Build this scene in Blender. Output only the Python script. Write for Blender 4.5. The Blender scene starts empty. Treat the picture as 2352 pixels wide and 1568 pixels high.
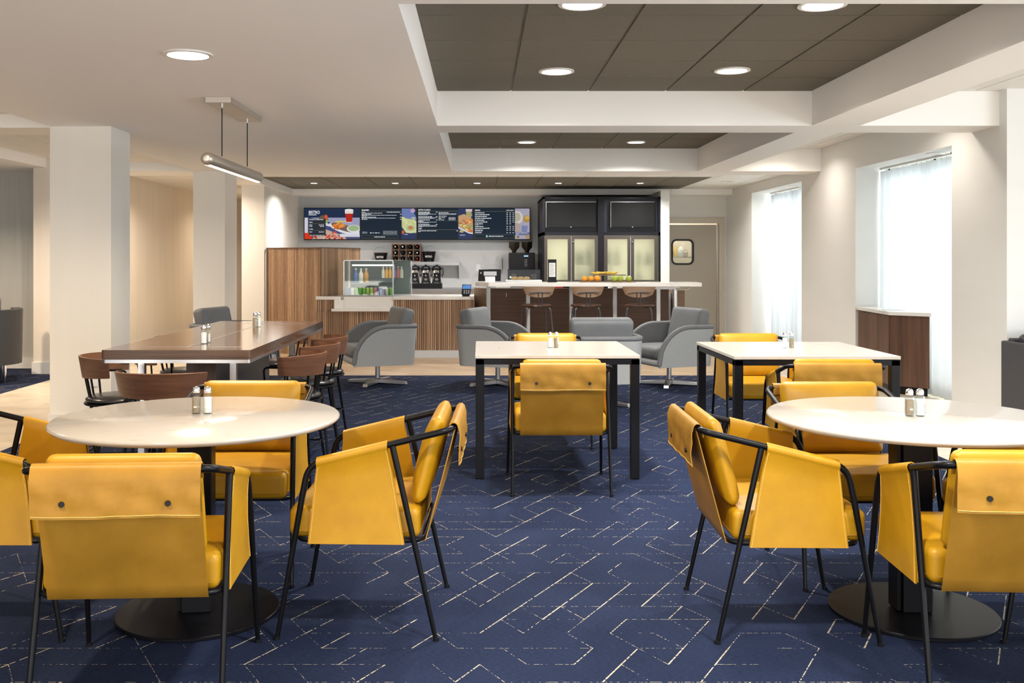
import bpy, math, random
from mathutils import Vector, Matrix, Euler
PI = math.pi
S = bpy.context.scene
COL = S.collection
H = 1.335      # eye height

# ------------------------------------------------------------ camera, world, exposure
cam_d = bpy.data.cameras.new('camera'); cam = bpy.data.objects.new('camera', cam_d); COL.objects.link(cam)
cam.location = (0, 0, H); cam.rotation_euler = (PI/2, 0, 0)
cam_d.sensor_fit = 'HORIZONTAL'; cam_d.sensor_width = 36.0
cam_d.lens = 2250/2352*36.0
cam_d.shift_x = 74/2352; cam_d.shift_y = -191/2352
cam_d.clip_start = 0.05; cam_d.clip_end = 200
S.camera = cam
S.view_settings.view_transform = 'Standard'; S.view_settings.look = 'None'
S.view_settings.gamma = 1.0; S.view_settings.use_curve_mapping = False
S.view_settings.exposure = 0.62
W = bpy.data.worlds.new('world'); S.world = W; W.use_nodes = True
W.node_tree.nodes['Background'].inputs[0].default_value = (0.95, 0.97, 1.0, 1)
W.node_tree.nodes['Background'].inputs[1].default_value = .85

LAMPS = 0.95
def area_light(name, loc, rot, sx, sy, power, color, spread=PI, shape='RECTANGLE'):
    l = bpy.data.lights.new(name, 'AREA'); l.shape = shape; l.size = sx
    if shape == 'RECTANGLE': l.size_y = sy
    l.energy = power*LAMPS; l.color = color; l.spread = spread
    o = bpy.data.objects.new(name, l); COL.objects.link(o); o.location = loc; o.rotation_euler = rot
    return o
# daylight outside the two curtained windows and the glazed wall of the nook on the right
area_light('daylight', (5.1, 9.6, 1.6), (0, PI/2, 0), 2.6, 2.8, 125, (0.92, 0.96, 1.0))
area_light('daylight', (5.1, 13.6, 1.6), (0, PI/2, 0), 2.6, 2.8, 125, (0.92, 0.96, 1.0))
area_light('daylight', (7.4, 1.8, 1.6), (0, PI/2, 0), 2.6, 6.4, 200, (0.78, 0.89, 1.0))

# fill lights added low behind the camera and beside the nook, brightening the ceilings
area_light('ceiling_fill', (-.5, -4.2, .25), (math.radians(112), 0, 0), 12, .8, 200, (1, .95, .86))
area_light('ceiling_fill', (7.6, 1.8, .25), (0, math.radians(112), 0), .8, 8, 60, (.92, .96, 1.0))

# ------------------------------------------------------------ materials
MATS = {}
def mat(name, col, rough=0.5, metal=0.0, spec=0.5, emit=None, estr=0.0, coat=0.0, sheen=0.0):
    m = bpy.data.materials.new(name); m.use_nodes = True
    b = m.node_tree.nodes['Principled BSDF']
    b.inputs['Base Color'].default_value = (*col, 1); b.inputs['Roughness'].default_value = rough
    b.inputs['Metallic'].default_value = metal; b.inputs['Specular IOR Level'].default_value = spec
    if coat: b.inputs['Coat Weight'].default_value = coat; b.inputs['Coat Roughness'].default_value = 0.12
    if sheen: b.inputs['Sheen Weight'].default_value = sheen
    if emit: b.inputs['Emission Color'].default_value = (*emit, 1); b.inputs['Emission Strength'].default_value = estr
    MATS[name] = m; return m
def N(m): return m.node_tree.nodes, m.node_tree.links, m.node_tree.nodes['Principled BSDF']
def vary(m, c2, scale=(3, 3, 3), detail=4, lo=0.35, hi=0.7, coords='Object', bump=0.0, bscale=None, dist=0.0):
    """noise between the base colour and c2, optional bump"""
    n, l, b = N(m)
    tc = n.new('ShaderNodeTexCoord'); mp = n.new('ShaderNodeMapping'); mp.inputs['Scale'].default_value = scale
    nz = n.new('ShaderNodeTexNoise'); nz.inputs['Scale'].default_value = 1.0; nz.inputs['Detail'].default_value = detail
    nz.inputs['Distortion'].default_value = dist
    l.new(tc.outputs[coords], mp.inputs[0]); l.new(mp.outputs[0], nz.inputs['Vector'])
    r = n.new('ShaderNodeValToRGB'); r.color_ramp.elements[0].position = lo; r.color_ramp.elements[1].position = hi
    r.color_ramp.elements[0].color = b.inputs['Base Color'].default_value; r.color_ramp.elements[1].color = (*c2, 1)
    l.new(nz.outputs[0], r.inputs[0]); l.new(r.outputs[0], b.inputs['Base Color'])
    if bump:
        n2 = n.new('ShaderNodeTexNoise'); n2.inputs['Scale'].default_value = bscale or 200; n2.inputs['Detail'].default_value = 3
        l.new(tc.outputs[coords], n2.inputs['Vector'])
        bp = n.new('ShaderNodeBump'); bp.inputs['Strength'].default_value = bump; bp.inputs['Distance'].default_value = 0.002
        l.new(n2.outputs[0], bp.inputs['Height']); l.new(bp.outputs[0], b.inputs['Normal'])
    return m
def island(m, c1, c2, grain=None):
    n, l, b = N(m)
    g = n.new('ShaderNodeNewGeometry'); r = n.new('ShaderNodeValToRGB')
    r.color_ramp.elements[0].color = (*c1, 1); r.color_ramp.elements[1].color = (*c2, 1)
    l.new(g.outputs['Random Per Island'], r.inputs[0])
    if grain:
        tc = n.new('ShaderNodeTexCoord'); mp = n.new('ShaderNodeMapping'); mp.inputs['Scale'].default_value = grain
        nz = n.new('ShaderNodeTexNoise'); nz.inputs['Scale'].default_value = 1; nz.inputs['Detail'].default_value = 5
        l.new(tc.outputs['Object'], mp.inputs[0]); l.new(mp.outputs[0], nz.inputs['Vector'])
        mx = n.new('ShaderNodeMix'); mx.data_type = 'RGBA'; mx.blend_type = 'MULTIPLY'; mx.inputs[0].default_value = 0.55
        r2 = n.new('ShaderNodeValToRGB'); r2.color_ramp.elements[0].position = .3; r2.color_ramp.elements[1].position = .65
        r2.color_ramp.elements[0].color = (.45, .4, .38, 1); r2.color_ramp.elements[1].color = (1.15, 1.1, 1.05, 1)
        l.new(nz.outputs[0], r2.inputs[0]); l.new(r.outputs[0], mx.inputs[6]); l.new(r2.outputs[0], mx.inputs[7])
        l.new(mx.outputs[2], b.inputs['Base Color'])
    else:
        l.new(r.outputs[0], b.inputs['Base Color'])
    return m

wall = vary(mat('wall_paint', (.76, .755, .725), .75), (.78, .775, .75), (1, 1, 6))
col_m = vary(mat('column_paint', (.78, .75, .69), .7), (.80, .775, .715), (6, 6, .6))
ceil_m = mat('ceiling_paint', (.90, .88, .85), .85)
grey_wall = vary(mat('grey_wallcovering', (.50, .50, .47), .8), (.55, .55, .52), (30, 30, 1))
menu_wall = vary(mat('blue_grey_paint', (.47, .50, .52), .7), (.50, .53, .55), (1, 1, 6))
warm_wall = vary(mat('warm_wallcovering', (.72, .65, .56), .7), (.76, .69, .60), (8, 8, .8))
marble = vary(mat('pale_marble', (.60, .60, .60), .25), (.44, .44, .45), (1.2, 1.2, 3), 8, .52, .72, dist=1.2)
base_m = mat('baseboard_paint', (.70, .68, .64), .5)
tile_dark = vary(mat('dark_acoustic_tile', (.165, .152, .125), .95, spec=.1), (.19, .175, .145), (160, 160, 160), 2, .4, .6)
tile_white = vary(mat('white_acoustic_tile', (.84, .82, .78), .95, spec=.1), (.78, .76, .72), (160, 160, 160), 2, .45, .6)
grid_m = mat('ceiling_grid_metal', (.10, .085, .065), .6)
grid_w = mat('white_ceiling_grid', (.60, .58, .54), .6)
leather = vary(mat('mustard_leather', (.48, .245, .005), .42, spec=.4), (.41, .205, .004), (9, 9, 9), 5, .35, .7, bump=.10, bscale=260)
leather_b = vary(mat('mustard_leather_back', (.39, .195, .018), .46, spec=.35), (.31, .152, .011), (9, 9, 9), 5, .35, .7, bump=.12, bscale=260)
stitch_m = mat('tan_thread', (.80, .52, .14), .7)
black_metal = mat('black_powder_metal', (.004, .004, .005), .34, spec=.2)
table_black = mat('black_table_metal', (.004, .004, .006), .38, spec=.22)
stud_m = mat('black_stud', (.02, .018, .015), .3, .6)
quartz = vary(mat('cream_quartz', (.52, .475, .415), .15, coat=.08), (.43, .39, .335), (5, 9, 5), 8, .60, .82, dist=1.8)
quartz_w = vary(mat('white_quartz', (.80, .78, .74), .2), (.58, .57, .55), (1.6, 1.6, 2.6), 8, .58, .75, dist=2)
steel = mat('brushed_steel', (.56, .56, .57), .3, 1.0)
nickel = vary(mat('brushed_nickel', (.62, .57, .50), .42, .9), (.52, .48, .42), (2, 2, 120))
chrome = mat('chrome', (.78, .78, .80), .12, 1.0)
alu = mat('pale_aluminium', (.62, .64, .66), .42, .7)
walnut = vary(mat('walnut_ply', (.165, .076, .042), .33, spec=.45), (.105, .046, .025), (5, 5, 60), 6, .3, .7)
walnut_top = vary(mat('walnut_table_wood', (.10, .050, .028), .13, spec=.6, coat=.25), (.055, .027, .016), (50, 1.6, 50), 6, .3, .7)
walnut_edge = vary(mat('walnut_edge_wood', (.16, .078, .036), .35), (.07, .034, .018), (2.5, 2.5, 70), 6, .3, .7)
smoke_metal = vary(mat('blackened_steel', (.10, .10, .11), .32, .6), (.07, .072, .085), (4, 4, 2), 5)
black_leather = mat('black_leather', (.014, .014, .015), .28, spec=.6)
brown_leather = vary(mat('brown_leather', (.075, .030, .020), .3, spec=.55), (.05, .02, .014), (14, 14, 14))
tan_ply = vary(mat('tan_ply', (.27, .175, .11), .42), (.22, .135, .082), (5, 5, 50))
dark_walnut = vary(mat('dark_walnut_panel', (.13, .072, .048), .45), (.08, .045, .030), (1.2, 1.2, 60), 6, .3, .7)
dark_walnut_v = vary(mat('dark_walnut_upright', (.16, .078, .044), .4), (.065, .032, .020), (26, 26, .9), 6, .3, .7, dist=.5)
slat_m = island(mat('walnut_slat', (.2, .1, .05), .5), (.30, .18, .108), (.54, .365, .235), (60, 60, 1.5))
slat_back = mat('slat_backing', (.13, .078, .048), .7)
fabric = vary(mat('grey_woven_fabric', (.42, .43, .425), .9, spec=.2), (.32, .33, .33), (330, 330, 330), 2, .42, .58)
fabric_d = vary(mat('slate_vinyl', (.165, .172, .178), .55), (.14, .146, .152), (6, 6, 6))
navy_vinyl = mat('navy_black_vinyl', (.018, .021, .028), .35)
char_fab = vary(mat('charcoal_fabric', (.07, .07, .075), .9), (.05, .05, .055), (300, 300, 300), 2, .42, .58)
cab_black = mat('black_cabinet_lacquer', (.010, .010, .014), .4, spec=.22)
cab_bronze = mat('bronze_door_frame', (.055, .046, .038), .45)
tv_glass = mat('dark_screen_glass', (.008, .008, .008), .15, spec=.35)
plastic_b = mat('black_plastic', (.007, .007, .009), .35, spec=.3)
white_p = mat('white_plastic', (.75, .75, .74), .4)
paper = mat('white_paper', (.80, .80, .78), .8)
door_paint = mat('taupe_door_paint', (.46, .42, .35), .5)
frame_paint = mat('door_frame_paint', (.62, .58, .49), .5)
lamp_on = mat('lamp_glow', (1, 1, 1), .5, emit=(1, .90, .76), estr=14)
lamp_spot = mat('spot_glow', (1, 1, 1), .5, emit=(1, .96, .90), estr=30)
lamp_strip = mat('strip_glow', (1, 1, 1), .5, emit=(1, .84, .62), estr=4.5)
case_strip = mat('case_glow', (1, 1, 1), .5, emit=(1, .9, .75), estr=1.6)
lamp_trim = mat('lamp_trim_white', (.78, .76, .72), .35)
salt_m = mat('salt_grains', (.88, .86, .82), .8)
pepper_m = vary(mat('pepper_grains', (.24, .15, .08), .9), (.42, .30, .18), (500, 500, 500), 2, .4, .6)
orange_m = mat('orange_peel', (.86, .33, .015), .45)
apple_m = vary(mat('green_apple_skin', (.30, .42, .035), .3), (.48, .56, .08), (12, 12, 12))
banana_m = vary(mat('banana_skin', (.80, .58, .09), .5), (.55, .34, .05), (25, 25, 25), 3, .55, .8)
board_m = mat('wooden_serving_board', (.22, .13, .07), .5)
oak = None
red_m = mat('red_plastic', (.45, .01, .015), .4)
bronze_fruit = mat('brown_stem', (.12, .07, .03), .7)

def thin_glass(name, tint=(.93, .97, .96), fac=.055, rough=.02):
    m = bpy.data.materials.new(name); m.use_nodes = True; n, l = m.node_tree.nodes, m.node_tree.links
    n.remove(n['Principled BSDF']); out = n['Material Output']
    t = n.new('ShaderNodeBsdfTransparent'); t.inputs[0].default_value = (*tint, 1)
    g = n.new('ShaderNodeBsdfGlossy'); g.inputs['Roughness'].default_value = rough
    x = n.new('ShaderNodeMixShader'); fw = n.new('ShaderNodeLayerWeight'); fr = n.new('ShaderNodeMath'); fr.operation = 'POWER'; fr.inputs[1].default_value = 5; l.new(fw.outputs['Facing'], fr.inputs[0])
    ad = n.new('ShaderNodeMath'); ad.operation = 'MULTIPLY_ADD'; ad.inputs[1].default_value = .8; ad.inputs[2].default_value = fac-.03
    l.new(fr.outputs[0], ad.inputs[0]); l.new(ad.outputs[0], x.inputs[0])
    l.new(t.outputs[0], x.inputs[1]); l.new(g.outputs[0], x.inputs[2]); l.new(x.outputs[0], out.inputs[0]); return m
glass = thin_glass('clear_glass')
glass_j = thin_glass('shaker_glass', (.90, .95, .95), .14)
def frosted():
    m = mat('frosted_lit_glass', (.95, .95, .86), .72); n, l, b = N(m)
    b.inputs['Transmission Weight'].default_value = 1; b.inputs['IOR'].default_value = 1.45
    return m
frost = frosted()
def sheer():
    m = bpy.data.materials.new('sheer_curtain'); m.use_nodes = True; n, l = m.node_tree.nodes, m.node_tree.links
    n.remove(n['Principled BSDF']); out = n['Material Output']
    d = n.new('ShaderNodeBsdfDiffuse'); d.inputs[0].default_value = (.74, .745, .75, 1)
    t = n.new('ShaderNodeBsdfTranslucent'); t.inputs[0].default_value = (.66, .67, .685, 1)
    p = n.new('ShaderNodeBsdfTransparent')
    a = n.new('ShaderNodeMixShader'); a.inputs[0].default_value = .55; c = n.new('ShaderNodeMixShader'); c.inputs[0].default_value = .06
    l.new(d.outputs[0], a.inputs[1]); l.new(t.outputs[0], a.inputs[2]); l.new(a.outputs[0], c.inputs[1]); l.new(p.outputs[0], c.inputs[2])
    l.new(c.outputs[0], out.inputs[0]); return m
curtain_m = sheer()

def emis(name, c, s=1.0):
    m = mat(name, (0.004, 0.004, 0.004), .5, spec=.12, emit=c, estr=s*.55); return m

def carpet():
    m = mat('navy_line_carpet', (.02, .035, .09), .95, spec=.1); n, l, b = N(m)
    tc = n.new('ShaderNodeTexCoord'); sp = n.new('ShaderNodeSeparateXYZ'); l.new(tc.outputs['Object'], sp.inputs[0])
    def M(op, a, b_=None, c=None):
        q = n.new('ShaderNodeMath'); q.operation = op
        for i, v in enumerate((a, b_, c)):
            if v is None: continue
            if isinstance(v, (int, float)): q.inputs[i].default_value = v
            else: l.new(v, q.inputs[i])
        return q.outputs[0]
    a = .155; h = a*math.sqrt(3)/2; total = None
    # slight wobble of the woven lines
    wz = n.new('ShaderNodeTexNoise'); wz.inputs['Scale'].default_value = 130; wz.inputs['Detail'].default_value = 2
    l.new(tc.outputs['Object'], wz.inputs['Vector'])
    for k, (ang, thr, wd) in enumerate(((0, .45, .0010), (60, .55, .0019), (120, .62, .0011))):
        ca, sa = math.cos(math.radians(ang)), math.sin(math.radians(ang))
        u = M('ADD', M('MULTIPLY', sp.outputs[0], ca), M('MULTIPLY', sp.outputs[1], sa))
        v = M('ADD', M('MULTIPLY', sp.outputs[0], -sa), M('MULTIPLY', sp.outputs[1], ca))
        v = M('ADD', v, M('MULTIPLY', M('SUBTRACT', wz.outputs[0], .5), .0035))
        row = M('ROUND', M('DIVIDE', v, h)); d = M('ABSOLUTE', M('SUBTRACT', v, M('MULTIPLY', row, h)))
        off = M('MULTIPLY', row, a*.5)
        idx = M('FLOOR', M('DIVIDE', M('ADD', u, off), a))
        cb = n.new('ShaderNodeCombineXYZ'); l.new(row, cb.inputs[0]); l.new(idx, cb.inputs[1]); cb.inputs[2].default_value = 7.3*k+1
        wn = n.new('ShaderNodeTexWhiteNoise'); wn.noise_dimensions = '3D'; l.new(cb.outputs[0], wn.inputs['Vector'])
        on = M('GREATER_THAN', wn.outputs['Value'], thr)
        # dashes along the line
        ds = n.new('ShaderNodeTexNoise'); ds.inputs['Scale'].default_value = 1; ds.inputs['Detail'].default_value = 1
        c2 = n.new('ShaderNodeCombineXYZ'); l.new(M('MULTIPLY', u, 95), c2.inputs[0]); l.new(M('MULTIPLY', row, 5.1), c2.inputs[1]); c2.inputs[2].default_value = 3*k
        l.new(c2.outputs[0], ds.inputs['Vector'])
        strength = M('MULTIPLY', M('SUBTRACT', wn.outputs['Value'], thr), (1.0 if ang == 60 else .55)/(1-thr))      # strong and faint lines
        frac = M('FRACT', M('DIVIDE', M('ADD', u, off), a)); fade = M('ABSOLUTE', M('SUBTRACT', frac, .5))   # lines thin out midway between crossings
        dash = M('GREATER_THAN', M('ADD', ds.outputs[0], M('MULTIPLY', M('ADD', strength, M('MULTIPLY', fade, .9)), .17)), .60 if ang != 60 else .56)
        ln = M('LESS_THAN', d, M('ADD', wd*.75, M('MULTIPLY', strength, wd*.7)))
        q = M('MULTIPLY', M('MULTIPLY', ln, on), dash)
        total = q if total is None else M('MAXIMUM', total, q)
    nz = n.new('ShaderNodeTexNoise'); nz.inputs['Scale'].default_value = 240; nz.inputs['Detail'].default_value = 3
    mp = n.new('ShaderNodeMapping'); mp.inputs['Scale'].default_value = (.25, 1, 1); l.new(tc.outputs['Object'], mp.inputs[0]); l.new(mp.outputs[0], nz.inputs['Vector'])
    n3 = n.new('ShaderNodeTexNoise'); n3.inputs['Scale'].default_value = 3; n3.inputs['Detail'].default_value = 4; l.new(tc.outputs['Object'], n3.inputs['Vector'])
    r = n.new('ShaderNodeValToRGB'); r.color_ramp.elements[0].position = .3; r.color_ramp.elements[1].position = .72
    r.color_ramp.elements[0].color = (.007, .011, .029, 1); r.color_ramp.elements[1].color = (.022, .033, .074, 1)
    l.new(M('ADD', M('MULTIPLY', nz.outputs[0], .75), M('MULTIPLY', n3.outputs[0], .25)), r.inputs[0])
    mx = n.new('ShaderNodeMix'); mx.data_type = 'RGBA'; l.new(total, mx.inputs[0]); l.new(r.outputs[0], mx.inputs[6]); mx.inputs[7].default_value = (.46, .40, .30, 1)
    l.new(mx.outputs[2], b.inputs['Base Color'])
    bp = n.new('ShaderNodeBump'); bp.inputs['Strength'].default_value = .5; bp.inputs['Distance'].default_value = .003
    l.new(nz.outputs[0], bp.inputs['Height']); l.new(bp.outputs[0], b.inputs['Normal'])
    return m
carpet_m = carpet()
def brickfloor(name, c1, c2, mortar, bw, bh, ms, rot=0, rough=.35):
    m = mat(name, c1, rough); n, l, b = N(m)
    tc = n.new('ShaderNodeTexCoord'); mp = n.new('ShaderNodeMapping'); mp.inputs['Rotation'].default_value = (0, 0, rot)
    bk = n.new('ShaderNodeTexBrick'); bk.inputs['Color1'].default_value = (*c1, 1); bk.inputs['Color2'].default_value = (*c2, 1)
    bk.inputs['Mortar'].default_value = (*mortar, 1); bk.inputs['Scale'].default_value = 1; bk.inputs['Mortar Size'].default_value = ms
    bk.inputs['Brick Width'].default_value = bw; bk.inputs['Row Height'].default_value = bh
    l.new(tc.outputs['Object'], mp.inputs[0]); l.new(mp.outputs[0], bk.inputs['Vector'])
    nz = n.new('ShaderNodeTexNoise'); nz.inputs['Scale'].default_value = 1; nz.inputs['Detail'].default_value = 6
    m2 = n.new('ShaderNodeMapping'); m2.inputs['Scale'].default_value = (4, 30, 1) if bw > bh*2 else (2.5, 5, 1); m2.inputs['Rotation'].default_value = (0, 0, rot)
    l.new(tc.outputs['Object'], m2.inputs[0]); l.new(m2.outputs[0], nz.inputs['Vector'])
    r = n.new('ShaderNodeValToRGB'); r.color_ramp.elements[0].position = .3; r.color_ramp.elements[1].position = .7
    r.color_ramp.elements[0].color = (.72, .70, .67, 1); r.color_ramp.elements[1].color = (1.1, 1.1, 1.1, 1)
    l.new(nz.outputs[0], r.inputs[0])
    mx = n.new('ShaderNodeMix'); mx.data_type = 'RGBA'; mx.blend_type = 'MULTIPLY'; mx.inputs[0].default_value = .7
    l.new(bk.outputs[0], mx.inputs[6]); l.new(r.outputs[0], mx.inputs[7]); l.new(mx.outputs[2], b.inputs['Base Color']); return m
wood_floor = brickfloor('light_oak_planks', (.60, .46, .31), (.48, .35, .23), (.30, .20, .12), 1.1, .15, .002, rot=math.radians(35))
tile_floor = brickfloor('cream_floor_tile', (.74, .63, .48), (.68, .58, .44), (.45, .37, .27), .61, .31, .003, rot=PI/2*0, rough=.3)

# ------------------------------------------------------------ mesh building
class MB:
    def __init__(s): s.v = []; s.f = []; s.mi = []; s.m = 0
    def add(s, vs, fs):
        k = len(s.v); s.v += [tuple(p) for p in vs]
        for f in fs: s.f.append(tuple(i+k for i in f)); s.mi.append(s.m)
    def box(s, x0, x1, y0, y1, z0, z1):
        s.add([(x0,y0,z0),(x1,y0,z0),(x1,y1,z0),(x0,y1,z0),(x0,y0,z1),(x1,y0,z1),(x1,y1,z1),(x0,y1,z1)],
              [(3,2,1,0),(4,5,6,7),(0,1,5,4),(1,2,6,5),(2,3,7,6),(3,0,4,7)]); return s
    def hexa(s, bot, top):
        s.add(list(bot)+list(top), [(3,2,1,0),(4,5,6,7),(0,1,5,4),(1,2,6,5),(2,3,7,6),(3,0,4,7)]); return s
    def prism(s, poly, z0, z1):
        n = len(poly); s.add([(x,y,z0) for x,y in poly]+[(x,y,z1) for x,y in poly],
            [tuple(range(n-1,-1,-1)), tuple(range(n,2*n))]+[(i,(i+1)%n,n+(i+1)%n,n+i) for i in range(n)]); return s
    def lathe(s, prof, seg=24, c=(0,0,0)):
        n = len(prof); vs = []
        for r, z in prof:
            for k in range(seg):
                a = 2*PI*k/seg; vs.append((c[0]+r*math.cos(a), c[1]+r*math.sin(a), c[2]+z))
        fs = [(i*seg+k, i*seg+(k+1)%seg, (i+1)*seg+(k+1)%seg, (i+1)*seg+k) for i in range(n-1) for k in range(seg)]
        fs.append(tuple(range(seg-1,-1,-1))); fs.append(tuple(range((n-1)*seg, n*seg))); s.add(vs, fs); return s
    def cyl(s, c, r, h, seg=20): return s.lathe([(r,0),(r,h)], seg, c)
    def tube(s, pts, r, seg=8, rs=None):
        pts = [Vector(p) for p in pts]; n = len(pts); vs = []
        t0 = (pts[1]-pts[0]).normalized(); up = Vector((0,0,1)) if abs(t0.z) < .9 else Vector((1,0,0))
        nx = t0.cross(up).normalized()
        for i, p in enumerate(pts):
            if i == 0: t = (pts[1]-pts[0])
            elif i == n-1: t = pts[-1]-pts[-2]
            else: t = (pts[i+1]-p).normalized()+(p-pts[i-1]).normalized()
            t = t.normalized(); nx = (nx - t*nx.dot(t)).normalized(); ny = t.cross(nx)
            rr = rs[i] if rs else r
            for k in range(seg):
                a = 2*PI*k/seg; vs.append(p+nx*(rr*math.cos(a))+ny*(rr*math.sin(a)))
        fs = [(i*seg+k, i*seg+(k+1)%seg, (i+1)*seg+(k+1)%seg, (i+1)*seg+k) for i in range(n-1) for k in range(seg)]
        fs.append(tuple(range(seg-1,-1,-1))); fs.append(tuple(range((n-1)*seg, n*seg))); s.add(vs, fs); return s
    def grid(s, P, th):
        """solid sheet from a grid of points P[i][j] with thickness th"""
        a, b = len(P), len(P[0]); P = [[Vector(q) for q in r] for r in P]; A = []; B = []
        for i in range(a):
            for j in range(b):
                du = P[min(i+1,a-1)][j]-P[max(i-1,0)][j]; dv = P[i][min(j+1,b-1)]-P[i][max(j-1,0)]
                nn = du.cross(dv); nn = nn.normalized() if nn.length > 1e-12 else Vector((0,0,1))
                A.append(P[i][j]+nn*th/2); B.append(P[i][j]-nn*th/2)
        k = a*b; fs = []
        for i in range(a-1):
            for j in range(b-1):
                q = (i*b+j, (i+1)*b+j, (i+1)*b+j+1, i*b+j+1); fs.append(q); fs.append(tuple(x+k for x in reversed(q)))
        rim = [(0,j) for j in range(b)]+[(i,b-1) for i in range(1,a)]+[(a-1,j) for j in range(b-2,-1,-1)]+[(i,0) for i in range(a-2,0,-1)]
        idx = [i*b+j for i,j in rim]
        for q in range(len(idx)):
            x, y = idx[q], idx[(q+1) % len(idx)]; fs.append((x, y, y+k, x+k))
        s.add(A+B, fs); return s
    def rbox(s, c, half, r, n=4, crown=None, M=None, pinch=0):
        """rounded box; crown=(amount) bulges the top"""
        def ax(h):
            e = [h*1.0, h-r*.12, h-r*.35, h-r*.65, h-r]; e = [max(x, 0) for x in e]
            inner = [(-1+2*i/(n+1))*(h-r) for i in range(1, n+1)]
            return [-x for x in e]+inner+list(reversed(e))
        X, Y, Z = ax(half[0]), ax(half[1]), ax(half[2]); idx = {}; vs = []; fs = []
        def P(x, y, z):
            q = Vector((max(-half[0]+r, min(half[0]-r, x)), max(-half[1]+r, min(half[1]-r, y)), max(-half[2]+r, min(half[2]-r, z))))
            d = Vector((x,y,z))-q; p = q+d.normalized()*r if d.length > 1e-9 else q
            key = (round(p.x,5), round(p.y,5), round(p.z,5))
            if key not in idx:
                p = p.copy()
                if crown:
                    w = (1-(p.x/half[0])**2)*(1-(p.y/half[1])**2); p.z += crown*w*(p.z/half[2])
                if pinch:
                    p = p.copy(); p.y *= 1-pinch*max(abs(p.x/half[0])**6, abs(p.z/half[2])**3.5)
                idx[key] = len(vs); vs.append((M @ p if M else p)+Vector(c))
            return idx[key]
        def face(A, B, fn, flip):
            for i in range(len(A)-1):
                for j in range(len(B)-1):
                    q = [P(*fn(A[i],B[j])), P(*fn(A[i+1],B[j])), P(*fn(A[i+1],B[j+1])), P(*fn(A[i],B[j+1]))]
                    u = []
                    for t in q:
                        if t not in u: u.append(t)
                    if len(u) > 2: fs.append(tuple(reversed(u)) if flip else tuple(u))
        face(X, Y, lambda a,b: (a,b,half[2]), False); face(X, Y, lambda a,b: (a,b,-half[2]), True)
        face(Y, Z, lambda a,b: (half[0],a,b), False); face(Y, Z, lambda a,b: (-half[0],a,b), True)
        face(X, Z, lambda a,b: (a,-half[1],b), False); face(X, Z, lambda a,b: (a,half[1],b), True)
        s.add(vs, fs); return s
    def build(s, name, m, parent=None, bevel=0, smooth=True, loc=None, rot=None, ang=38):
        me = bpy.data.meshes.new(name); me.from_pydata(s.v, [], s.f)
        ms = m if isinstance(m, (list, tuple)) else [m]
        for q in ms: me.materials.append(q)
        if len(ms) > 1: me.polygons.foreach_set('material_index', s.mi)
        me.validate(); me.update()
        if smooth:
            me.polygons.foreach_set('use_smooth', [True]*len(me.polygons)); me.set_sharp_from_angle(angle=math.radians(ang))
        o = bpy.data.objects.new(name, me); COL.objects.link(o)
        if parent: o.parent = parent
        if loc: o.location = loc
        if rot: o.rotation_euler = rot
        if bevel:
            bv = o.modifiers.new('bevel', 'BEVEL'); bv.width = bevel; bv.segments = 2; bv.limit_method = 'ANGLE'
        return o
def fillet(pts, r, n=5):
    pts = [Vector(p) for p in pts]; out = [pts[0]]
    for i in range(1, len(pts)-1):
        a, p, b = pts[i-1], pts[i], pts[i+1]; d1, d2 = (a-p), (b-p); rr = min(r, d1.length*.48, d2.length*.48)
        s, e = p+d1.normalized()*rr, p+d2.normalized()*rr
        for k in range(n+1):
            t = k/n; out.append(s*(1-t)**2+p*2*t*(1-t)+e*t*t)
    out.append(pts[-1]); return out
def tag(o, label, cat, group=None, kind=None):
    if label: o['label'] = label
    if cat: o['category'] = cat
    if group: o['group'] = group
    if kind: o['kind'] = kind
    return o
def thing(name, label, cat, loc=(0,0,0), rz=0, group=None):
    o = bpy.data.objects.new(name, None); o.empty_display_size = .1; COL.objects.link(o)
    o.location = loc; o.rotation_euler = (0,0,rz); return tag(o, label, cat, group)
def children(o): return [c for c in KIDS if c.parent == o]
KIDS = []
def copy_tree(o, parent=None):
    c = o.copy(); COL.objects.link(c)
    if parent: c.parent = parent
    for ch in [x for x in bpy.data.objects if x.parent == o]: copy_tree(ch, c)
    return c
def place(src, first, label, loc, rz=0, group=None):
    o = src if first else copy_tree(src)
    o.location = loc; o.rotation_euler = (0,0,rz); o['label'] = label
    if group: o['group'] = group
    return o
def structure(name, mb, m, **k):
    o = mb.build(name, m, **k); o['kind'] = 'structure'; return o
def text_mesh(txt, size, depth, name, m, parent, loc, rot=(PI/2,0,0), align='LEFT', sx=.78):
    cu = bpy.data.curves.new('t', 'FONT'); cu.body = txt; cu.size = size; cu.extrude = depth; cu.align_x = align; cu.offset = size*.022
    to = bpy.data.objects.new('t', cu); COL.objects.link(to)
    bpy.context.view_layer.update()
    me = bpy.data.meshes.new_from_object(to); bpy.data.objects.remove(to); bpy.data.curves.remove(cu)
    me.materials.clear(); me.materials.append(m); me.name = name
    o = bpy.data.objects.new(name, me); COL.objects.link(o); o.parent = parent; o.location = loc; o.rotation_euler = rot; o.scale = (sx, 1, 1)
    return o
def px(x, D): return (x-1102)*D/2250
def pz(y, D): return H-(y-593)*D/2250

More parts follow.
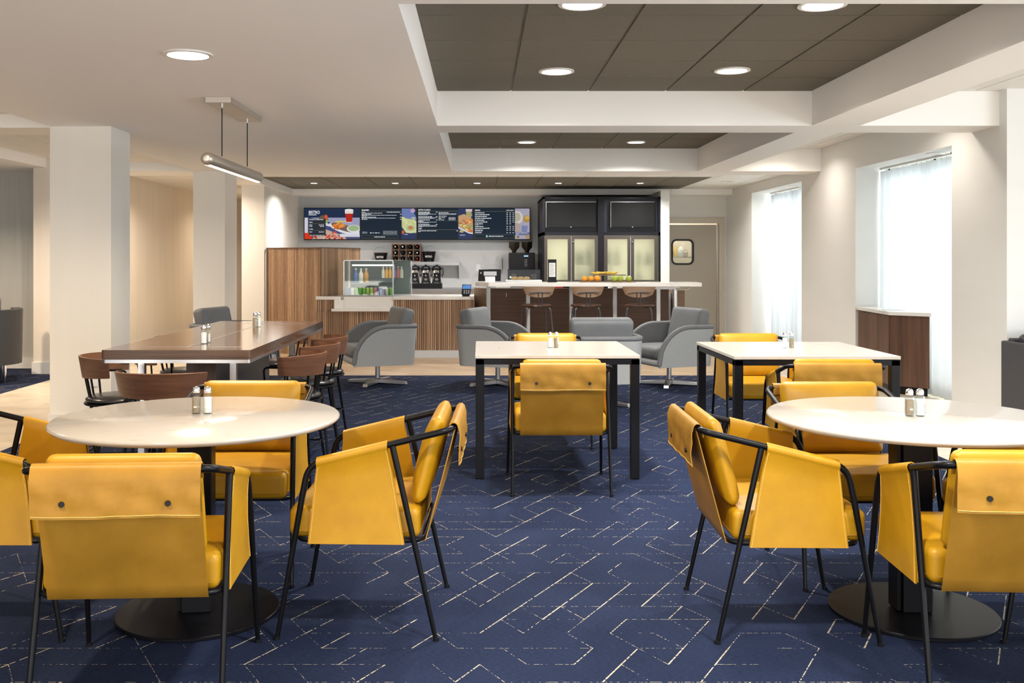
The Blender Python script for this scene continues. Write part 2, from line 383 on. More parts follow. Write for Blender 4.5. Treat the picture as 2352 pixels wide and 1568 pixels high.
# ------------------------------------------------------------ the setting
ZS, ZT, ZL, Z3, TOP = 2.381, 2.654, 2.49, 2.46, 2.80
structure('floor', MB().box(-3.32, 3.10, -2, 11.17, -.06, 0), carpet_m, smooth=False)
structure('floor', MB().box(-12, -4.72, -2, 20, -.06, 0), carpet_m, smooth=False)
structure('floor', MB().box(-4.72, -3.32, -2, 20, -.06, 0), tile_floor, smooth=False)
structure('floor', MB().box(-3.32, 4.5, 11.17, 17.6, -.06, 0), wood_floor, smooth=False)
structure('floor', MB().box(3.10, 8, -2, 11.17, -.06, 0), tile_floor, smooth=False)
# plaster soffits and beams
b = MB(); b.box(-3.41, -.335, -2, 12.45, ZS, TOP)
structure('ceiling', b, ceil_m, smooth=False)
structure('ceiling', MB().box(-.335, 3.0, -2, 4.03, ZS, TOP), ceil_m, smooth=False)
structure('ceiling', MB().box(-.335, 6.5, 7.73, 8.16, ZS, TOP), ceil_m, smooth=False)
structure('ceiling', MB().box(-.335, 4.4, 11.77, 12.25, ZS, TOP), ceil_m, smooth=False)
structure('ceiling', MB().box(2.62, 3.0, 4.03, 12.0, ZS+.0005, TOP), ceil_m, smooth=False)
structure('ceiling', MB().box(-3.41, -3.03, 12.45, 16.6, ZS-.012, TOP), ceil_m, smooth=False)
structure('ceiling', MB().box(-3.03, 4.1, 15.9, 16.6, ZS-.016, TOP), ceil_m, smooth=False)
structure('ceiling', MB().box(-4.95, -3.41, 7.85, 8.30, ZS, TOP), ceil_m, smooth=False)
structure('ceiling', MB().box(-4.95, -3.41, 11.77, 12.4, ZS, TOP), ceil_m, smooth=False)
structure('ceiling', MB().box(-12, -5.0, -2, 12.4, ZS, TOP), ceil_m, smooth=False)
structure('ceiling', MB().box(-12, 8, -2, 20, TOP, TOP+.05), ceil_m, smooth=False)
def tiled(x0, x1, y0, y1, z, tm, gm, gx=.245, gy=5.32, gap=.009, drop=.006):
    b = MB(); b.box(x0, x1, y0, y1, z+drop, z+.04); b.m = 1
    i0 = math.floor((x0-gx)/.61); j0 = math.floor((y0-gy)/.61)
    for i in range(i0, i0+int((x1-x0)/.61)+3):
        for j in range(j0, j0+int((y1-y0)/.61)+3):
            a, c = max(x0+.003, gx+i*.61+gap), min(x1-.003, gx+(i+1)*.61-gap); d, e = max(y0+.003, gy+j*.61+gap), min(y1-.003, gy+(j+1)*.61-gap)
            if c-a > .02 and e-d > .02: b.box(a, c, d, e, z, z+.02)
    return structure('ceiling', b, [gm, tm], smooth=False)
tiled(-.335, 2.62, 4.03, 7.73, ZT, tile_dark, grid_m)
tiled(-.335, 2.62, 8.16, 11.77, ZT, tile_dark, grid_m)
tiled(-3.03, 3.22, 13.55, 15.9, Z3, tile_dark, grid_m, gap=.006)
tiled(-3.03, 3.22, 12.25, 13.55, Z3, tile_white, grid_w, gap=.006, drop=.003)
tiled(3.22, 4.1, 12.25, 15.9, Z3, tile_white, grid_w, gap=.006, drop=.003)
tiled(3.0, 4.1, 8.16, 11.77, ZT, tile_white, grid_w, gap=.006, drop=.003)
tiled(3.0, 6.5, -2, 7.73, ZT, tile_white, grid_w, gap=.006, drop=.003)
tiled(-5.0, -3.41, -2, 19.5, ZL, tile_white, grid_w, gx=-4.95, gy=.3, gap=.004, drop=.002)
# walls
W0 = 17.0
structure('wall_back', MB().box(-3.05, 2.98, 16.5, 16.7, 0, TOP), menu_wall, smooth=False)
structure('wall_back', MB().box(-3.04, px(1247, 16.4), 16.485, 16.5, .8, pz(574, 16.5)), marble, smooth=False)
DY = 16.3   # plane of the wall with the kitchen door
dx0, dx1, dtop = px(1537, DY), px(1651, DY), pz(512, DY)
b = MB(); b.box(dx1, 4.1, DY, DY+.15, 0, TOP); b.box(2.9, dx1, DY, DY+.15, dtop, TOP)
structure('wall_back', b, wall, smooth=False)
structure('wall_left', MB().box(-3.37, -3.05, 13.86, 16.7, 0, ZS+.1), col_m, smooth=False)
structure('wall_left', MB().box(-5.15, -4.95, 11.3, 19.6, 0, TOP), warm_wall, smooth=False)
structure('wall_left', MB().box(-12, -5.15, 11.9, 12.1, 0, TOP), grey_wall, smooth=False)
structure('wall_left', MB().box(-12.1, -12, -2, 12, 0, TOP), grey_wall, smooth=False)
structure('wall_back', MB().box(-4.95, -4.72, 19.5, 19.65, 0, TOP).box(-3.9, -3.37, 19.5, 19.65, 0, TOP).box(-4.72, -3.9, 19.5, 19.65, 2.0, TOP), warm_wall, smooth=False)
structure('wall_left', MB().box(-3.40, -3.35, 16.7, 19.6, 0, TOP), warm_wall, smooth=False)
structure('wall_column', MB().box(-3.41, px(255,7.77), 7.77, 8.19, 0, ZS+.01), col_m, smooth=False)
structure('wall_column', MB().box(px(442,11.77), px(515,11.77), 11.80, 12.38, 0, ZS+.01), col_m, smooth=False)
# window wall on the right: piers, heads
XW, XG, HD = 4.10, 4.42, 2.315
structure('wall_right', MB().box(XW, XG, 7.62, 8.51, 0, TOP).box(XG, 6.5, 7.62, 7.78, 0, TOP), wall, smooth=False)
structure('wall_right', MB().box(XW, XG+.1, 10.69, 12.48, 0, TOP), wall, smooth=False)
structure('wall_right', MB().box(XW, XG+.1, 14.77, 16.7, 0, TOP), wall, smooth=False)
structure('wall_right', MB().box(XW, XG+.1, 8.51, 10.69, HD, TOP).box(XW, XG+.1, 12.48, 14.77, HD, TOP), wall, smooth=False)
b = MB()
for i in range(6): b.box(6.5, 6.6, -2+i*1.9, -2+i*1.9+.12, 0, TOP)
b.box(6.5, 6.6, -2, 7.7, 0, .25).box(6.5, 6.6, -2, 7.7, 2.35, TOP)
structure('wall_right', b, wall, smooth=False)
def window(n, y0, y1):
    b = MB(); b.box(XG+.04, XG+.09, y0, y1, 0, .06).box(XG+.04, XG+.09, y0, y1, HD-.05, HD)
    for y in (y0, (y0+y1)/2-.025, y1-.05): b.box(XG+.04, XG+.09, y, y+.05, 0, HD)
    o = structure('window_%d' % n, b, frame_paint, smooth=False)
    MB().box(XG+.06, XG+.066, y0+.02, y1-.02, .04, HD-.03).build('pane', glass, o, smooth=False)
window(1, 8.51, 10.69); window(2, 12.48, 14.77)
# baseboards
b = MB(); b.box(-5.165, -4.935, 11.285, 11.3, 0, .14).box(-4.95, -4.935, 11.3, 19.5, 0, .14)
structure('baseboard_left', b, base_m, bevel=.004, smooth=False)
structure('baseboard_left', MB().box(-12, -5.165, 11.885, 11.9, 0, .12), base_m, smooth=False)
b = MB(); x1 = px(255,7.77); b.box(-3.425, x1+.012, 7.755, 7.77, 0, .10).box(x1, x1+.012, 7.77, 8.2, 0, .10)
structure('baseboard_column', b, base_m, bevel=.003, smooth=False)
b = MB(); x0, x1 = px(442,11.77), px(515,11.77); b.box(x0-.012, x1+.012, 11.785, 11.8, 0, .10).box(x1, x1+.012, 11.8, 12.39, 0, .10)
structure('baseboard_column', b, base_m, bevel=.003, smooth=False)
b = MB(); b.box(4.088, 4.1, 7.62, 8.51, 0, .09).box(4.088, 4.1, 10.69, 12.48, 0, .09).box(4.088, 4.1, 14.77, 16.3, 0, .09)
structure('baseboard_right', b, base_m, smooth=False)
# far doorway at the end of the left corridor
b = MB(); b.box(-4.72, -4.66, 19.44, 19.6, 0, 2.0).box(-3.96, -3.9, 19.44, 19.6, 0, 2.0).box(-4.72, -3.9, 19.44, 19.6, 1.95, 2.01)
d1 = structure('door_1', b, dark_walnut_v, smooth=False)
MB().box(-4.66, -3.96, 19.55, 19.6, 0, 1.95).build('door_leaf', col_m, d1, smooth=False)
# kitchen swing door
wx0, wx1, wz0, wz1 = px(1542,DY), px(1594,DY), pz(608,DY), pz(549,DY)
def rrect(x0, x1, z0, z1, r, n=5):
    out = []
    for cx, cz, a0 in ((x1-r, z1-r, 0), (x0+r, z1-r, 90), (x0+r, z0+r, 180), (x1-r, z0+r, 270)):
        for k in range(n+1):
            a = math.radians(a0+90*k/n); out.append((cx+r*math.cos(a), cz+r*math.sin(a)))
    return out
b = MB(); b.box(dx1, dx1+.09, DY-.02, DY+.02, 0, dtop+.09).box(dx0-.05, dx1, DY-.02, DY+.02, dtop, dtop+.09)
d2 = structure('door_2', b, frame_paint, bevel=.004, smooth=False)
# leaf with a rounded hole: outer rectangle bridged to the inner rounded outline
def holed(x0, x1, z0, z1, hole, y0, y1):
    b = MB(); n = len(hole); cx, cz = sum(p[0] for p in hole)/n, sum(p[1] for p in hole)/n; outer = []
    for hx, hz in hole:
        dx, dz = hx-cx, hz-cz; t = 1e9
        if dx > 1e-6: t = min(t, (x1-cx)/dx)
        if dx < -1e-6: t = min(t, (x0-cx)/dx)
        if dz > 1e-6: t = min(t, (z1-cz)/dz)
        if dz < -1e-6: t = min(t, (z0-cz)/dz)
        outer.append([cx+dx*t, cz+dz*t])
    for crn in ((x0,z0),(x0,z1),(x1,z0),(x1,z1)):
        i = min(range(n), key=lambda k: (math.atan2(outer[k][1]-cz, outer[k][0]-cx)-math.atan2(crn[1]-cz, crn[0]-cx))**2); outer[i] = list(crn)
    vs = [(p[0], y0, p[1]) for p in outer]+[(p[0], y0, p[1]) for p in hole]+[(p[0], y1, p[1]) for p in outer]+[(p[0], y1, p[1]) for p in hole]
    fs = []
    for i in range(n):
        j = (i+1) % n; fs += [(i, j, n+j, n+i), (2*n+j, 2*n+i, 3*n+i, 3*n+j), (n+i, n+j, 3*n+j, 3*n+i), (j, i, 2*n+i, 2*n+j)]
    b.add(vs, fs); return b
hole = rrect(wx0+.02, wx1-.02, wz0+.02, wz1-.02, .06)
leaf = holed(dx0+.01, dx1-.035, .03, dtop-.03, hole, DY+.01, DY+.05).build('door_leaf', door_paint, d2, smooth=False)
ring_o, ring_i = rrect(wx0, wx1, wz0, wz1, .085), rrect(wx0+.028, wx1-.028, wz0+.028, wz1-.028, .06)
def ring(o_, i_, y0, y1):
    b = MB(); n = len(o_); b.add([(p[0],y0,p[1]) for p in o_]+[(p[0],y0,p[1]) for p in i_]+[(p[0],y1,p[1]) for p in o_]+[(p[0],y1,p[1]) for p in i_],
        [f for i in range(n) for j in ((i+1)%n,) for f in ((i,j,n+j,n+i),(2*n+j,2*n+i,3*n+i,3*n+j),(n+i,n+j,3*n+j,3*n+i),(j,i,2*n+i,2*n+j))]); return b
ring(ring_o, ring_i, DY, DY+.06).build('window_gasket', plastic_b, leaf, smooth=False)
MB().box(wx0+.02, wx1-.02, DY+.03, DY+.034, wz0+.02, wz1-.02).build('pane', glass, leaf, smooth=False)
MB().box(dx1-.025, dx1-.005, DY+.0, DY+.03, .02, dtop-.02).build('hinge_strip', nickel, d2, smooth=False)
MB().box(dx1-.12, dx1-.02, DY-.03, DY+.01, .0, .05).build('pivot', black_metal, d2, smooth=False)
# kitchen seen through the door window
structure('wall_back', MB().box(2.9, 4.4, 17.5, 17.6, 0, TOP).box(4.3, 4.4, 16.5, 17.5, 0, TOP).box(2.7, 2.8, 16.7, 17.5, 0, TOP), warm_wall, smooth=False)
sh = thing('kitchen_shelf', 'steel kitchen shelf seen through the round-cornered door window', 'shelf', (3.45, 17.1, 0))
MB().box(-.4, .4, -.15, .2, 1.345, 1.36).build('shelf_board', steel, sh); MB().box(-.4, .4, -.15, .2, 0, 1.2).build('cabinet', steel, sh)
for x in (-.4, .38): MB().box(x, x+.02, .16, .18, 1.2, 1.35).build('post', steel, sh)
brown_box = mat('brown_container', (.28, .09, .05), .5)
o = MB().lathe([(.045,0),(.05,.02),(.05,.10),(.03,.13),(.02,.15)], 16).build('syrup_jug', brown_box, loc=(3.32, 17.05, 1.36)); tag(o, 'brown syrup jug on the kitchen shelf behind the door window', 'jug')
o = MB().lathe([(.05,0),(.055,.03),(.06,.09),(.04,.15),(.02,.18)], 16).build('pitcher', white_p, loc=(3.50, 17.05, 1.36)); tag(o, 'white plastic pitcher on the kitchen shelf behind the door window', 'pitcher')
for x_, z_, h_, r_, c_, lab in ((3.24,1.36,.14,.035,(.75,.68,.5),'cream jar on the kitchen shelf behind the door window'),(3.60,1.36,.12,.04,(.55,.5,.42),'short tan canister on the kitchen shelf behind the door window'),(3.42,1.36,.20,.03,(.8,.62,.2),'tall yellow-capped bottle on the kitchen shelf behind the door window')):
    o = MB().lathe([(r_,0),(r_,h_*.7),(r_*.6,h_*.85),(r_*.6,h_)], 14).build('container', mat('kitchen_tin', c_, .5), loc=(x_, 17.12, z_)); tag(o, lab, 'container')
l = bpy.data.lights.new('kitchen_lamp', 'POINT'); l.energy = 14; l.shadow_soft_size = .15; l.color = (1, .93, .8); lo = bpy.data.objects.new('kitchen_lamp', l); COL.objects.link(lo); lo.location = (3.3, 16.85, 2.3)

# ------------------------------------------------------------ ceiling lamps
def downlight(loc, r, label, group, power, color, m, first=[None], spot=False):
    t = thing('downlight', label, 'ceiling light', loc, 0, group)
    MB().lathe([(r*.80,-.002),(r*.83,-.010),(r,-.008),(r,.001),(r*.80,.001)], 36).build('trim_ring', lamp_trim, t)
    MB().cyl((0,0,-.004), r*.79, .004, 32).build('lens', m, t)
    if power: area_light('downlight_beam', (loc[0], loc[1], loc[2]-.03), (0,0,0), r*1.4, 0, power, color, math.radians(150), 'DISK')
    return t
WARM, NEUT = (1, .80, .58), (1, .97, .93)
downlight((-1.495, 5.02, ZS), .125, 'large round recessed light in the plain ceiling at the left', None, 26, WARM, lamp_on)
downlight((.54, 6.90, ZT), .125, 'left of the two whole round lights in the near dark tiled recess', None, 30, NEUT, lamp_on)
downlight((1.77, 6.87, ZT), .125, 'right of the two whole round lights in the near dark tiled recess', None, 30, NEUT, lamp_on)
downlight((.53, 5.07, ZT), .125, 'round light cut off by the top edge, above the middle of the dark recess', None, 30, NEUT, lamp_on)
downlight((1.78, 5.09, ZT), .125, 'round light cut off by the top edge, at the right of the dark recess', None, 30, NEUT, lamp_on)
downlight((.53, 11.1, ZT), .11, 'left round light in the second, farther dark ceiling recess', None, 24, NEUT, lamp_on)
downlight((1.77, 11.1, ZT), .11, 'right round light in the second, farther dark ceiling recess', None, 24, NEUT, lamp_on)
for i, (x, w) in enumerate(((-2.47,'leftmost'),(-1.26,'second from the left'),(-.04,'middle'),(1.17,'second from the right'),(2.39,'rightmost'))):
    downlight((x, 14.6, Z3), .055, w+' of the five small spotlights in the strip above the menu screens', 'spotlights above the service counter', 19, (1,.97,.93), lamp_spot)
# lamps of the same room outside the picture (behind the camera, over the corridor)
for n_, (x, y, z, p, c) in enumerate(((-1.5, 2.0, ZS, 26, WARM), (.53, 2.2, ZS, 30, NEUT), (1.78, 2.2, ZS, 30, NEUT), (-4.2, 5.5, ZL, 34, WARM), (-4.2, 9.9, ZL, 24, (1,.88,.76)), (-6.2, 9.6, ZS, 60, WARM), (3.55, 8.45, ZT, 6, (1,.90,.80)), (3.55, 11.3, ZT, 6, (1,.90,.80)), (-3.9, 13.2, ZL, 28, (1,.86,.70)), (-3.9, 17.2, ZL, 15, (1,.80,.60)), (.5, -.8, ZS, 30, NEUT))):
    t = thing('downlight', 'round recessed ceiling light over the hall outside the picture, ' + ('left of the camera','middle of the camera\'s row','right of the camera','over the near corridor','over the middle corridor','over the lounge','over the far corridor','over the corridor end','by the nook','by the window cabinet','behind the camera')[n_], 'ceiling light', (x, y, z), 0, 'other recessed hall lights')
    MB().lathe([(.10,-.002),(.104,-.010),(.125,-.008),(.125,.001),(.10,.001)], 24).build('trim_ring', lamp_trim, t)
    MB().cyl((0,0,-.004), .098, .004, 24).build('lens', lamp_on, t)
    area_light('downlight_beam', (x, y, z-.03), (0,0,0), .17, 0, p, c, math.radians(150), 'DISK')
# ceiling light in the window heads
for y, w in ((9.1,'near'),(13.2,'far')):
    o = MB().lathe([(.07,-.004),(.10,-.01),(.11,0),(.07,0)], 28, (4.26, y, HD)).build('downlight', lamp_trim); tag(o, 'unlit round ceiling trim in the head of the %s window bay' % w, 'ceiling light')
# air vents
for (x0,x1,y0,y1,z,w) in ((3.25,3.55,8.9,9.9,ZT,'in the white tiles right of the near beam'),):
    t = thing('ceiling_vent', 'white slotted air vent '+w, 'vent', ((x0+x1)/2,(y0+y1)/2,z-.012))
    hx, hy = (x1-x0)/2, (y1-y0)/2
    MB().box(-hx,hx,-hy,-hy+.03,0,.012).box(-hx,hx,hy-.03,hy,0,.012).box(-hx,-hx+.03,-hy,hy,0,.012).box(hx-.03,hx,-hy,hy,0,.012).build('frame', lamp_trim, t, smooth=False)
    b = MB()
    for k in range(9): b.box(-hx+.03+k*.027, -hx+.04+k*.027, -hy+.03, hy-.03, .0, .01)
    b.build('slat', lamp_trim, t, smooth=False)
downlight((3.62, 14.3, Z3), .10, 'round recessed light in the white tiles above the kitchen door', None, 7, NEUT, grid_w)

# pendant over the communal table
t = thing('pendant_lamp', 'brushed metal tube pendant hanging on two black cables', 'pendant lamp', (-1.695, 6.79, ZS))
MB().box(-.083, .083, -.45, .46, -.04, 0).build('canopy', nickel, t, bevel=.003, smooth=False)
for y in (-.35, .35):
    c = MB().tube([(0,y,-.04),(0,y,-.386)], .0035, 8).build('cable', black_metal, t)
    MB().cyl((0,y,-.06), .009, .02, 12).build('grip', chrome, c); MB().cyl((0,y,-.392), .008, .014, 12).build('ferrule', chrome, c)
b = MB(); ys = [-.73,-.728,-.715,-.70,.70,.715,.728,.73]; rs = [.012,.024,.035,.04,.04,.035,.024,.012]
b.tube([(0,y,-.427) for y in ys], .04, 32, rs); b.build('tube_body', nickel, t, ang=60)
b = MB(); rr = .0408
for k in range(2):
    pass
P = [[(rr*math.sin(a), y, -.427-rr*math.cos(a)) for y in (-.69, .69)] for a in [math.radians(q) for q in (-24,-16,-8,0,8,16,24)]]
b.grid(P, .002); b.build('light_strip', lamp_strip, t)
area_light('pendant_beam', (-1.695, 6.79, ZS-.475), (0,0,0), .04, 1.36, 16, WARM, math.radians(160))

# ------------------------------------------------------------ curtains
def curtain(y0, y1, label, seed):
    random.seed(seed); rows = 14; n = int((y1-y0)/.012); ph = [random.uniform(0,6) for _ in range(5)]
    P = []
    for i in range(n+1):
        y = y0+(y1-y0)*i/n
        P.append([])
        for j in range(rows+1):
            z = .02+(HD-.06)*j/rows; w = .6+.4*(1-j/rows)
            x = XG-.055+.022*math.sin(y*46+ph[0]+.25*math.sin(z*1.7+ph[1]))*w+.010*math.sin(y*17+ph[2]+z*.4)
            P[-1].append((x, y+.004*math.sin(z*3+y*20), z))
    t = thing('sheer_curtain', label, 'curtain')
    MB().grid(P, .0015).build('cloth', curtain_m, t, ang=180)
    MB().box(XG-.065, XG-.045, y0, y1, HD-.022, HD).build('track', white_p, t, smooth=False)
    b = MB()
    k = 0
    while y0+.1+k*.105 < y1-.05: b.box(XG-.058, XG-.052, y0+.1+k*.105, y0+.106+k*.105, HD-.045, HD-.02); k += 1
    b.build('glides', steel, t, smooth=False)
curtain(8.53, 10.67, 'sheer white curtain behind the walnut window cabinet', 2)
curtain(12.50, 14.70, 'sheer white full length curtain in the farther window bay', 5)

# ------------------------------------------------------------ mustard armchairs
def arm(s, t_): # arm rail centre line at side s, t from front 0 to back 1
    return Vector((s*(.272-.002*t_), .125-.455*t_, .615+.120*t_))
def make_armchair():
    t = thing('leather_armchair', '', 'chair')
    for s in (-1, 1):
        b = MB(); b.tube([(s*.288,.278,.004),(s*.276,.192,.50)], .0105, 10, [.008,.0112]); b.m = 1; b.cyl((s*.288,.279,0), .011, .012, 10)
        b.build('leg', [black_metal, plastic_b], t)
        j = arm(s, .55); b = MB(); b.tube([(s*.278,-.278,.004),(j.x,j.y,j.z-.004)], .0105, 10, [.008,.0115]); b.m = 1; b.cyl((s*.278,-.279,0), .011, .012, 10)
        b.build('leg', [black_metal, plastic_b], t)
    pts = [(-.276,.192,.50),(-.273,.178,.598)]+[arm(-1,.08), (-.270,-.30,.728),(-.225,-.338,.738),(.225,-.338,.738),(.270,-.30,.728), arm(1,.08)]+[(.273,.178,.598),(.276,.192,.50)]
    pts2 = [(-.276,.192,.50),(-.2725,.170,.612),(-.270,-.335,.736),(.270,-.335,.736),(.2725,.170,.612),(.276,.192,.50)]
    MB().tube(fillet(pts2, .055, 7), .0115, 12).build('arm_rail', black_metal, t)
    MB().tube(fillet([(0,.214,.345),(-.27,.214,.345),(-.262,-.232,.345),(.262,-.232,.345),(.27,.214,.345),(0,.214,.345)], .06, 6), .009, 10).build('seat_frame', black_metal, t)
    # side panels folded over the arm rail
    for s in (-1, 1):
        def pan(a):     # a: 0 front edge .. 1 back edge
            yt = .142-.250*a; yb = .172-.340*a; u = (.170-yt)/.505; zt = .612+.124*u
            col = []
            for k, q in ((0,0),(1,.25),(2,.5),(3,.75),(4,1)):
                y = yb+(yt-yb)*q; z = .334+(zt-.334)*q; bow = .006*math.sin(PI*q)
                col.append((s*(.280-.001*q-bow), y, z if q < 1 else z-.018))
            for an in (-40, 0, 40, 90, 140, 170):
                r = .0158; col.append((s*(.271+r*math.cos(math.radians(an))), yt, zt+r*math.sin(math.radians(an))))
            col.append((s*.2575, yt, zt-.03)); col.append((s*.268, yt+(yb-yt)*.35, zt-.11)); col.append((s*.2745, yb, .338))
            return col
        P = [pan(i/8) for i in range(9)]
        if s < 0: P = P[::-1]
        p = MB().grid(P, .003).build('side_panel', leather, t, ang=75)
        for e, sg in ((.02, 1), (.98, -1)):
            c = pan(e)
            MB().tube([Vector(c[k])+Vector((s*.0022,0,0)) for k in range(5)], .0009, 4).build('stitching', stitch_m, p)
    # back panel
    def back(x, q, off=0):      # q 0 bottom .. 1 rail
        y = -.232+(-.338+.232)*q-.020*math.sin(PI*q)*(1-(x/.24)**2)*.6; z = .338+(.738-.338)*q; return (x, y-off, z)
    P = []
    for i in range(13):
        x = -.232+.464*i/12; col = [(x,-.215,.334)]+[back(x, k/10, .006) for k in range(11)]
        P.append(col)
    bp = MB().grid(P, .0035).build('back_panel', leather_b, t, ang=75)
    for x in (-.226, .226): MB().tube([Vector(back(x, k/8, .0095))+Vector((0,.0045,0)) for k in range(1,6)], .0009, 4).build('stitching', stitch_m, bp)
    def flapp(x, q, off=0):
        wv = .0045*q*math.sin(x*26+q*3.2)+.0035*math.sin(q*PI)*math.sin(x*47-q*6+1)
        return (x, -.3545+.002*q-.004-abs(wv)-off, .738-.135*q+.002*math.sin(x*14))
    P = []
    for i in range(25):
        x = -.237+.474*i/24; col = [(x,-.318,.706),(x,-.3235,.735)]
        for an in (150, 110, 70, 30, 0): col.append((x, -.338-.0165*math.cos(math.radians(an)), .738+.0165*math.sin(math.radians(an))))
        for k in range(1, 9):
            q = k/8; col.append(flapp(x, q))
        P.append(col)
    fl = MB().grid(P, .003).build('flap', leather_b, bp, ang=80)
    MB().tube([flapp(-.234+.468*i/24, .955, .002) for i in range(25)], .0009, 4).build('flap_stitching', stitch_m, bp)
    for x in (-.147, .147):
        MB().tube([(x,-.346,.645),(x,flapp(x,.69)[1]-.006,.645)], .0085, 14).build('stud', stud_m, bp)
    c = MB().rbox((0,.012,.403), (.258,.232,.054), .024, 8, crown=.014).build('seat_cushion', leather, t, ang=80)
    b = MB(); pp = rrect(-.2585,.2585,-.2205,.2445,.038)
    b.tube([(x,y,.372) for x,y in pp]+[(pp[0][0],pp[0][1],.372)], .0022, 6); b.build('piping', leather_b, c)
    a = math.atan2(.106, .40)
    Mx = Matrix.Rotation(a, 3, 'X')
    MB().rbox((0,-.243,.615), (.222,.041,.160), .030, 8, M=Mx, pinch=.62).build('back_cushion', leather, t, ang=80)
    return t
AC = make_armchair()
LT, RT = 'chairs around the left round table', 'chairs around the right round table'
spots = [
 ((-1.045,3.115), 3, 'mustard leather armchair nearest the camera at left, back turned to us', LT),
 ((-1.735,3.70), -90, 'mustard leather armchair cut by the left edge of the photo, facing right', LT),
 ((-1.05,4.25), 180, 'mustard leather armchair facing us from behind the left round table', LT),
 ((-.422,3.71), 88, 'mustard leather armchair seen side-on right of the left round table, facing left', LT),
 ((.46,5.765), 0, 'mustard leather armchair with its studded back to us at the middle square table', None),
 ((.497,7.12), 180, 'mustard leather armchair on the far side of the middle square table', None),
 ((2.02,7.10), 180, 'mustard leather armchair on the far side of the right square table', None),
 ((2.005,5.77), -4, 'mustard leather armchair with its studded back to us at the right square table', None),
 ((1.595,4.21), 180, 'mustard leather armchair facing us from behind the right round table', RT),
 ((1.107,3.668), -91, 'mustard leather armchair left of the right round table, facing right', RT),
 ((1.63,3.165), -3, 'mustard leather armchair nearest the camera at right, back turned to us', RT),
 ((2.10,3.69), 90, 'mustard leather armchair mostly outside the right edge, facing left', RT)]
for i, (p, a, lab, g) in enumerate(spots): place(AC, i == 0, lab, (p[0], p[1], 0), math.radians(a), g)

# ------------------------------------------------------------ round tables
def round_table(x, y, label, rz):
    t = thing('round_table', label, 'table', (x, y, 0), rz); z = .740
    MB().lathe([(.49,z-.024),(.518,z-.022),(.528,z-.012),(.528,z-.006),(.522,z)], 96).build('table_top', quartz, t, ang=50)
    b = MB(); b.box(-.055,.055,-.055,.055,.015,z-.03); b.build('pedestal', table_black, t, bevel=.004, smooth=False)
    MB().box(-.072,-.058,-.04,.04,.02,z-.03).build('cable_channel', black_metal, t, smooth=False)
    MB().box(-.16,.16,-.16,.16,z-.032,z-.024).build('mounting_plate', table_black, t, smooth=False)
    MB().lathe([(.296,0),(.300,.003),(.300,.012),(.297,.015)], 96).build('base_disc', table_black, t, ang=20)
round_table(-1.062, 3.70, 'round cream quartz table on a black disc base, left', .12)
round_table(1.632, 3.70, 'round cream quartz table on a black disc base, right', 0)
def square_table(x0, x1, y0, y1, label):
    t = thing('square_table', label, 'table', ((x0+x1)/2, (y0+y1)/2, 0)); hx, hy = (x1-x0)/2, (y1-y0)/2; z = .75
    MB().box(-hx,hx,-hy,hy,z-.02,z).build('table_top', quartz, t, bevel=.002, smooth=False)
    q = .003
    b = MB(); 
    b.box(-hx+q,hx-q,-hy+q,-hy+.05,z-.056,z-.024).box(-hx+q,hx-q,hy-.05,hy-q,z-.056,z-.024).box(-hx+q,-hx+.05,-hy+.05,hy-.05,z-.056,z-.024).box(hx-.05,hx-q,-hy+.05,hy-.05,z-.056,z-.024)
    b.box(-hx+.02,hx-.02,-hy+.02,hy-.02,z-.024,z-.02)
    b.build('apron', table_black, t, smooth=False)
    for sx in (-1,1):
        for sy in (-1,1):
            xa, xb = sorted((sx*(hx-q), sx*(hx-.055))); ya, yb = sorted((sy*(hy-q), sy*(hy-.055)))
            MB().box(xa,xb,ya,yb,.004,z-.024).build('leg', table_black, t, bevel=.002, smooth=False)
square_table(-.028, .968, 5.91, 6.92, 'square cream topped black table in the middle')
square_table(1.520, 2.515, 5.85, 6.87, 'square cream topped black table at the right')

# ------------------------------------------------------------ salt and pepper shakers
def make_shaker(m, name):
    t = thing(name, '', 'shaker')
    MB().lathe([(.016,0),(.0185,.003),(.0185,.066),(.015,.076),(.0115,.080),(.0115,.084)], 10).build('glass_jar', glass_j, t, ang=20)
    MB().cyl((0,0,.004), .0150, .058, 12).build('filling', m, t)
    MB().lathe([(.0135,.080),(.0145,.084),(.0145,.092),(.012,.099),(.006,.103),(.001,.104)], 16).build('cap', chrome, t)
    return t
SA, PE = make_shaker(salt_m, 'salt_shaker'), make_shaker(pepper_m, 'pepper_shaker')
sh_spots = [(-1.056+.0,3.76,.740,'on the left round table',.042, 'ps'), (1.605,3.69,.740,'on the right round table',.041,'ps'),
 (.467,6.45,.75,'on the middle square table',.040,'sp'), (2.01,6.42,.75,'on the right square table',.043,'sp')]
u = [0,0]
def put(kind, x, y, z, where):
    k = 0 if kind == 's' else 1; src = (SA,PE)[k]; nm = ('salt','pepper')[k]
    place(src, u[k]==0, 'glass %s shaker with chrome cap %s' % (nm, where), (x,y,z)); u[k] += 1
put('p', px(451,3.76), 3.76, .740, 'on the left round table'); put('s', px(477,3.76), 3.76, .740, 'on the left round table')
put('p', px(2089,3.70), 3.70, .740, 'on the right round table'); put('s', px(2113,3.70), 3.70, .740, 'on the right round table')
put('s', px(1264,6.42), 6.42, .75, 'on the middle square table'); put('p', px(1278,6.42), 6.42, .75, 'on the middle square table')
put('s', px(1803,6.40), 6.40, .75, 'on the right square table'); put('p', px(1818,6.40), 6.40, .75, 'on the right square table')
put('s', px(468,5.45), 5.45, .86, 'at the near end of the long walnut table'); put('p', px(477,5.52), 5.53, .86, 'at the near end of the long walnut table')
put('p', px(586,6.76), 6.76, .86, 'at the far end of the long walnut table'); put('s', px(593,6.80), 6.81, .86, 'at the far end of the long walnut table')

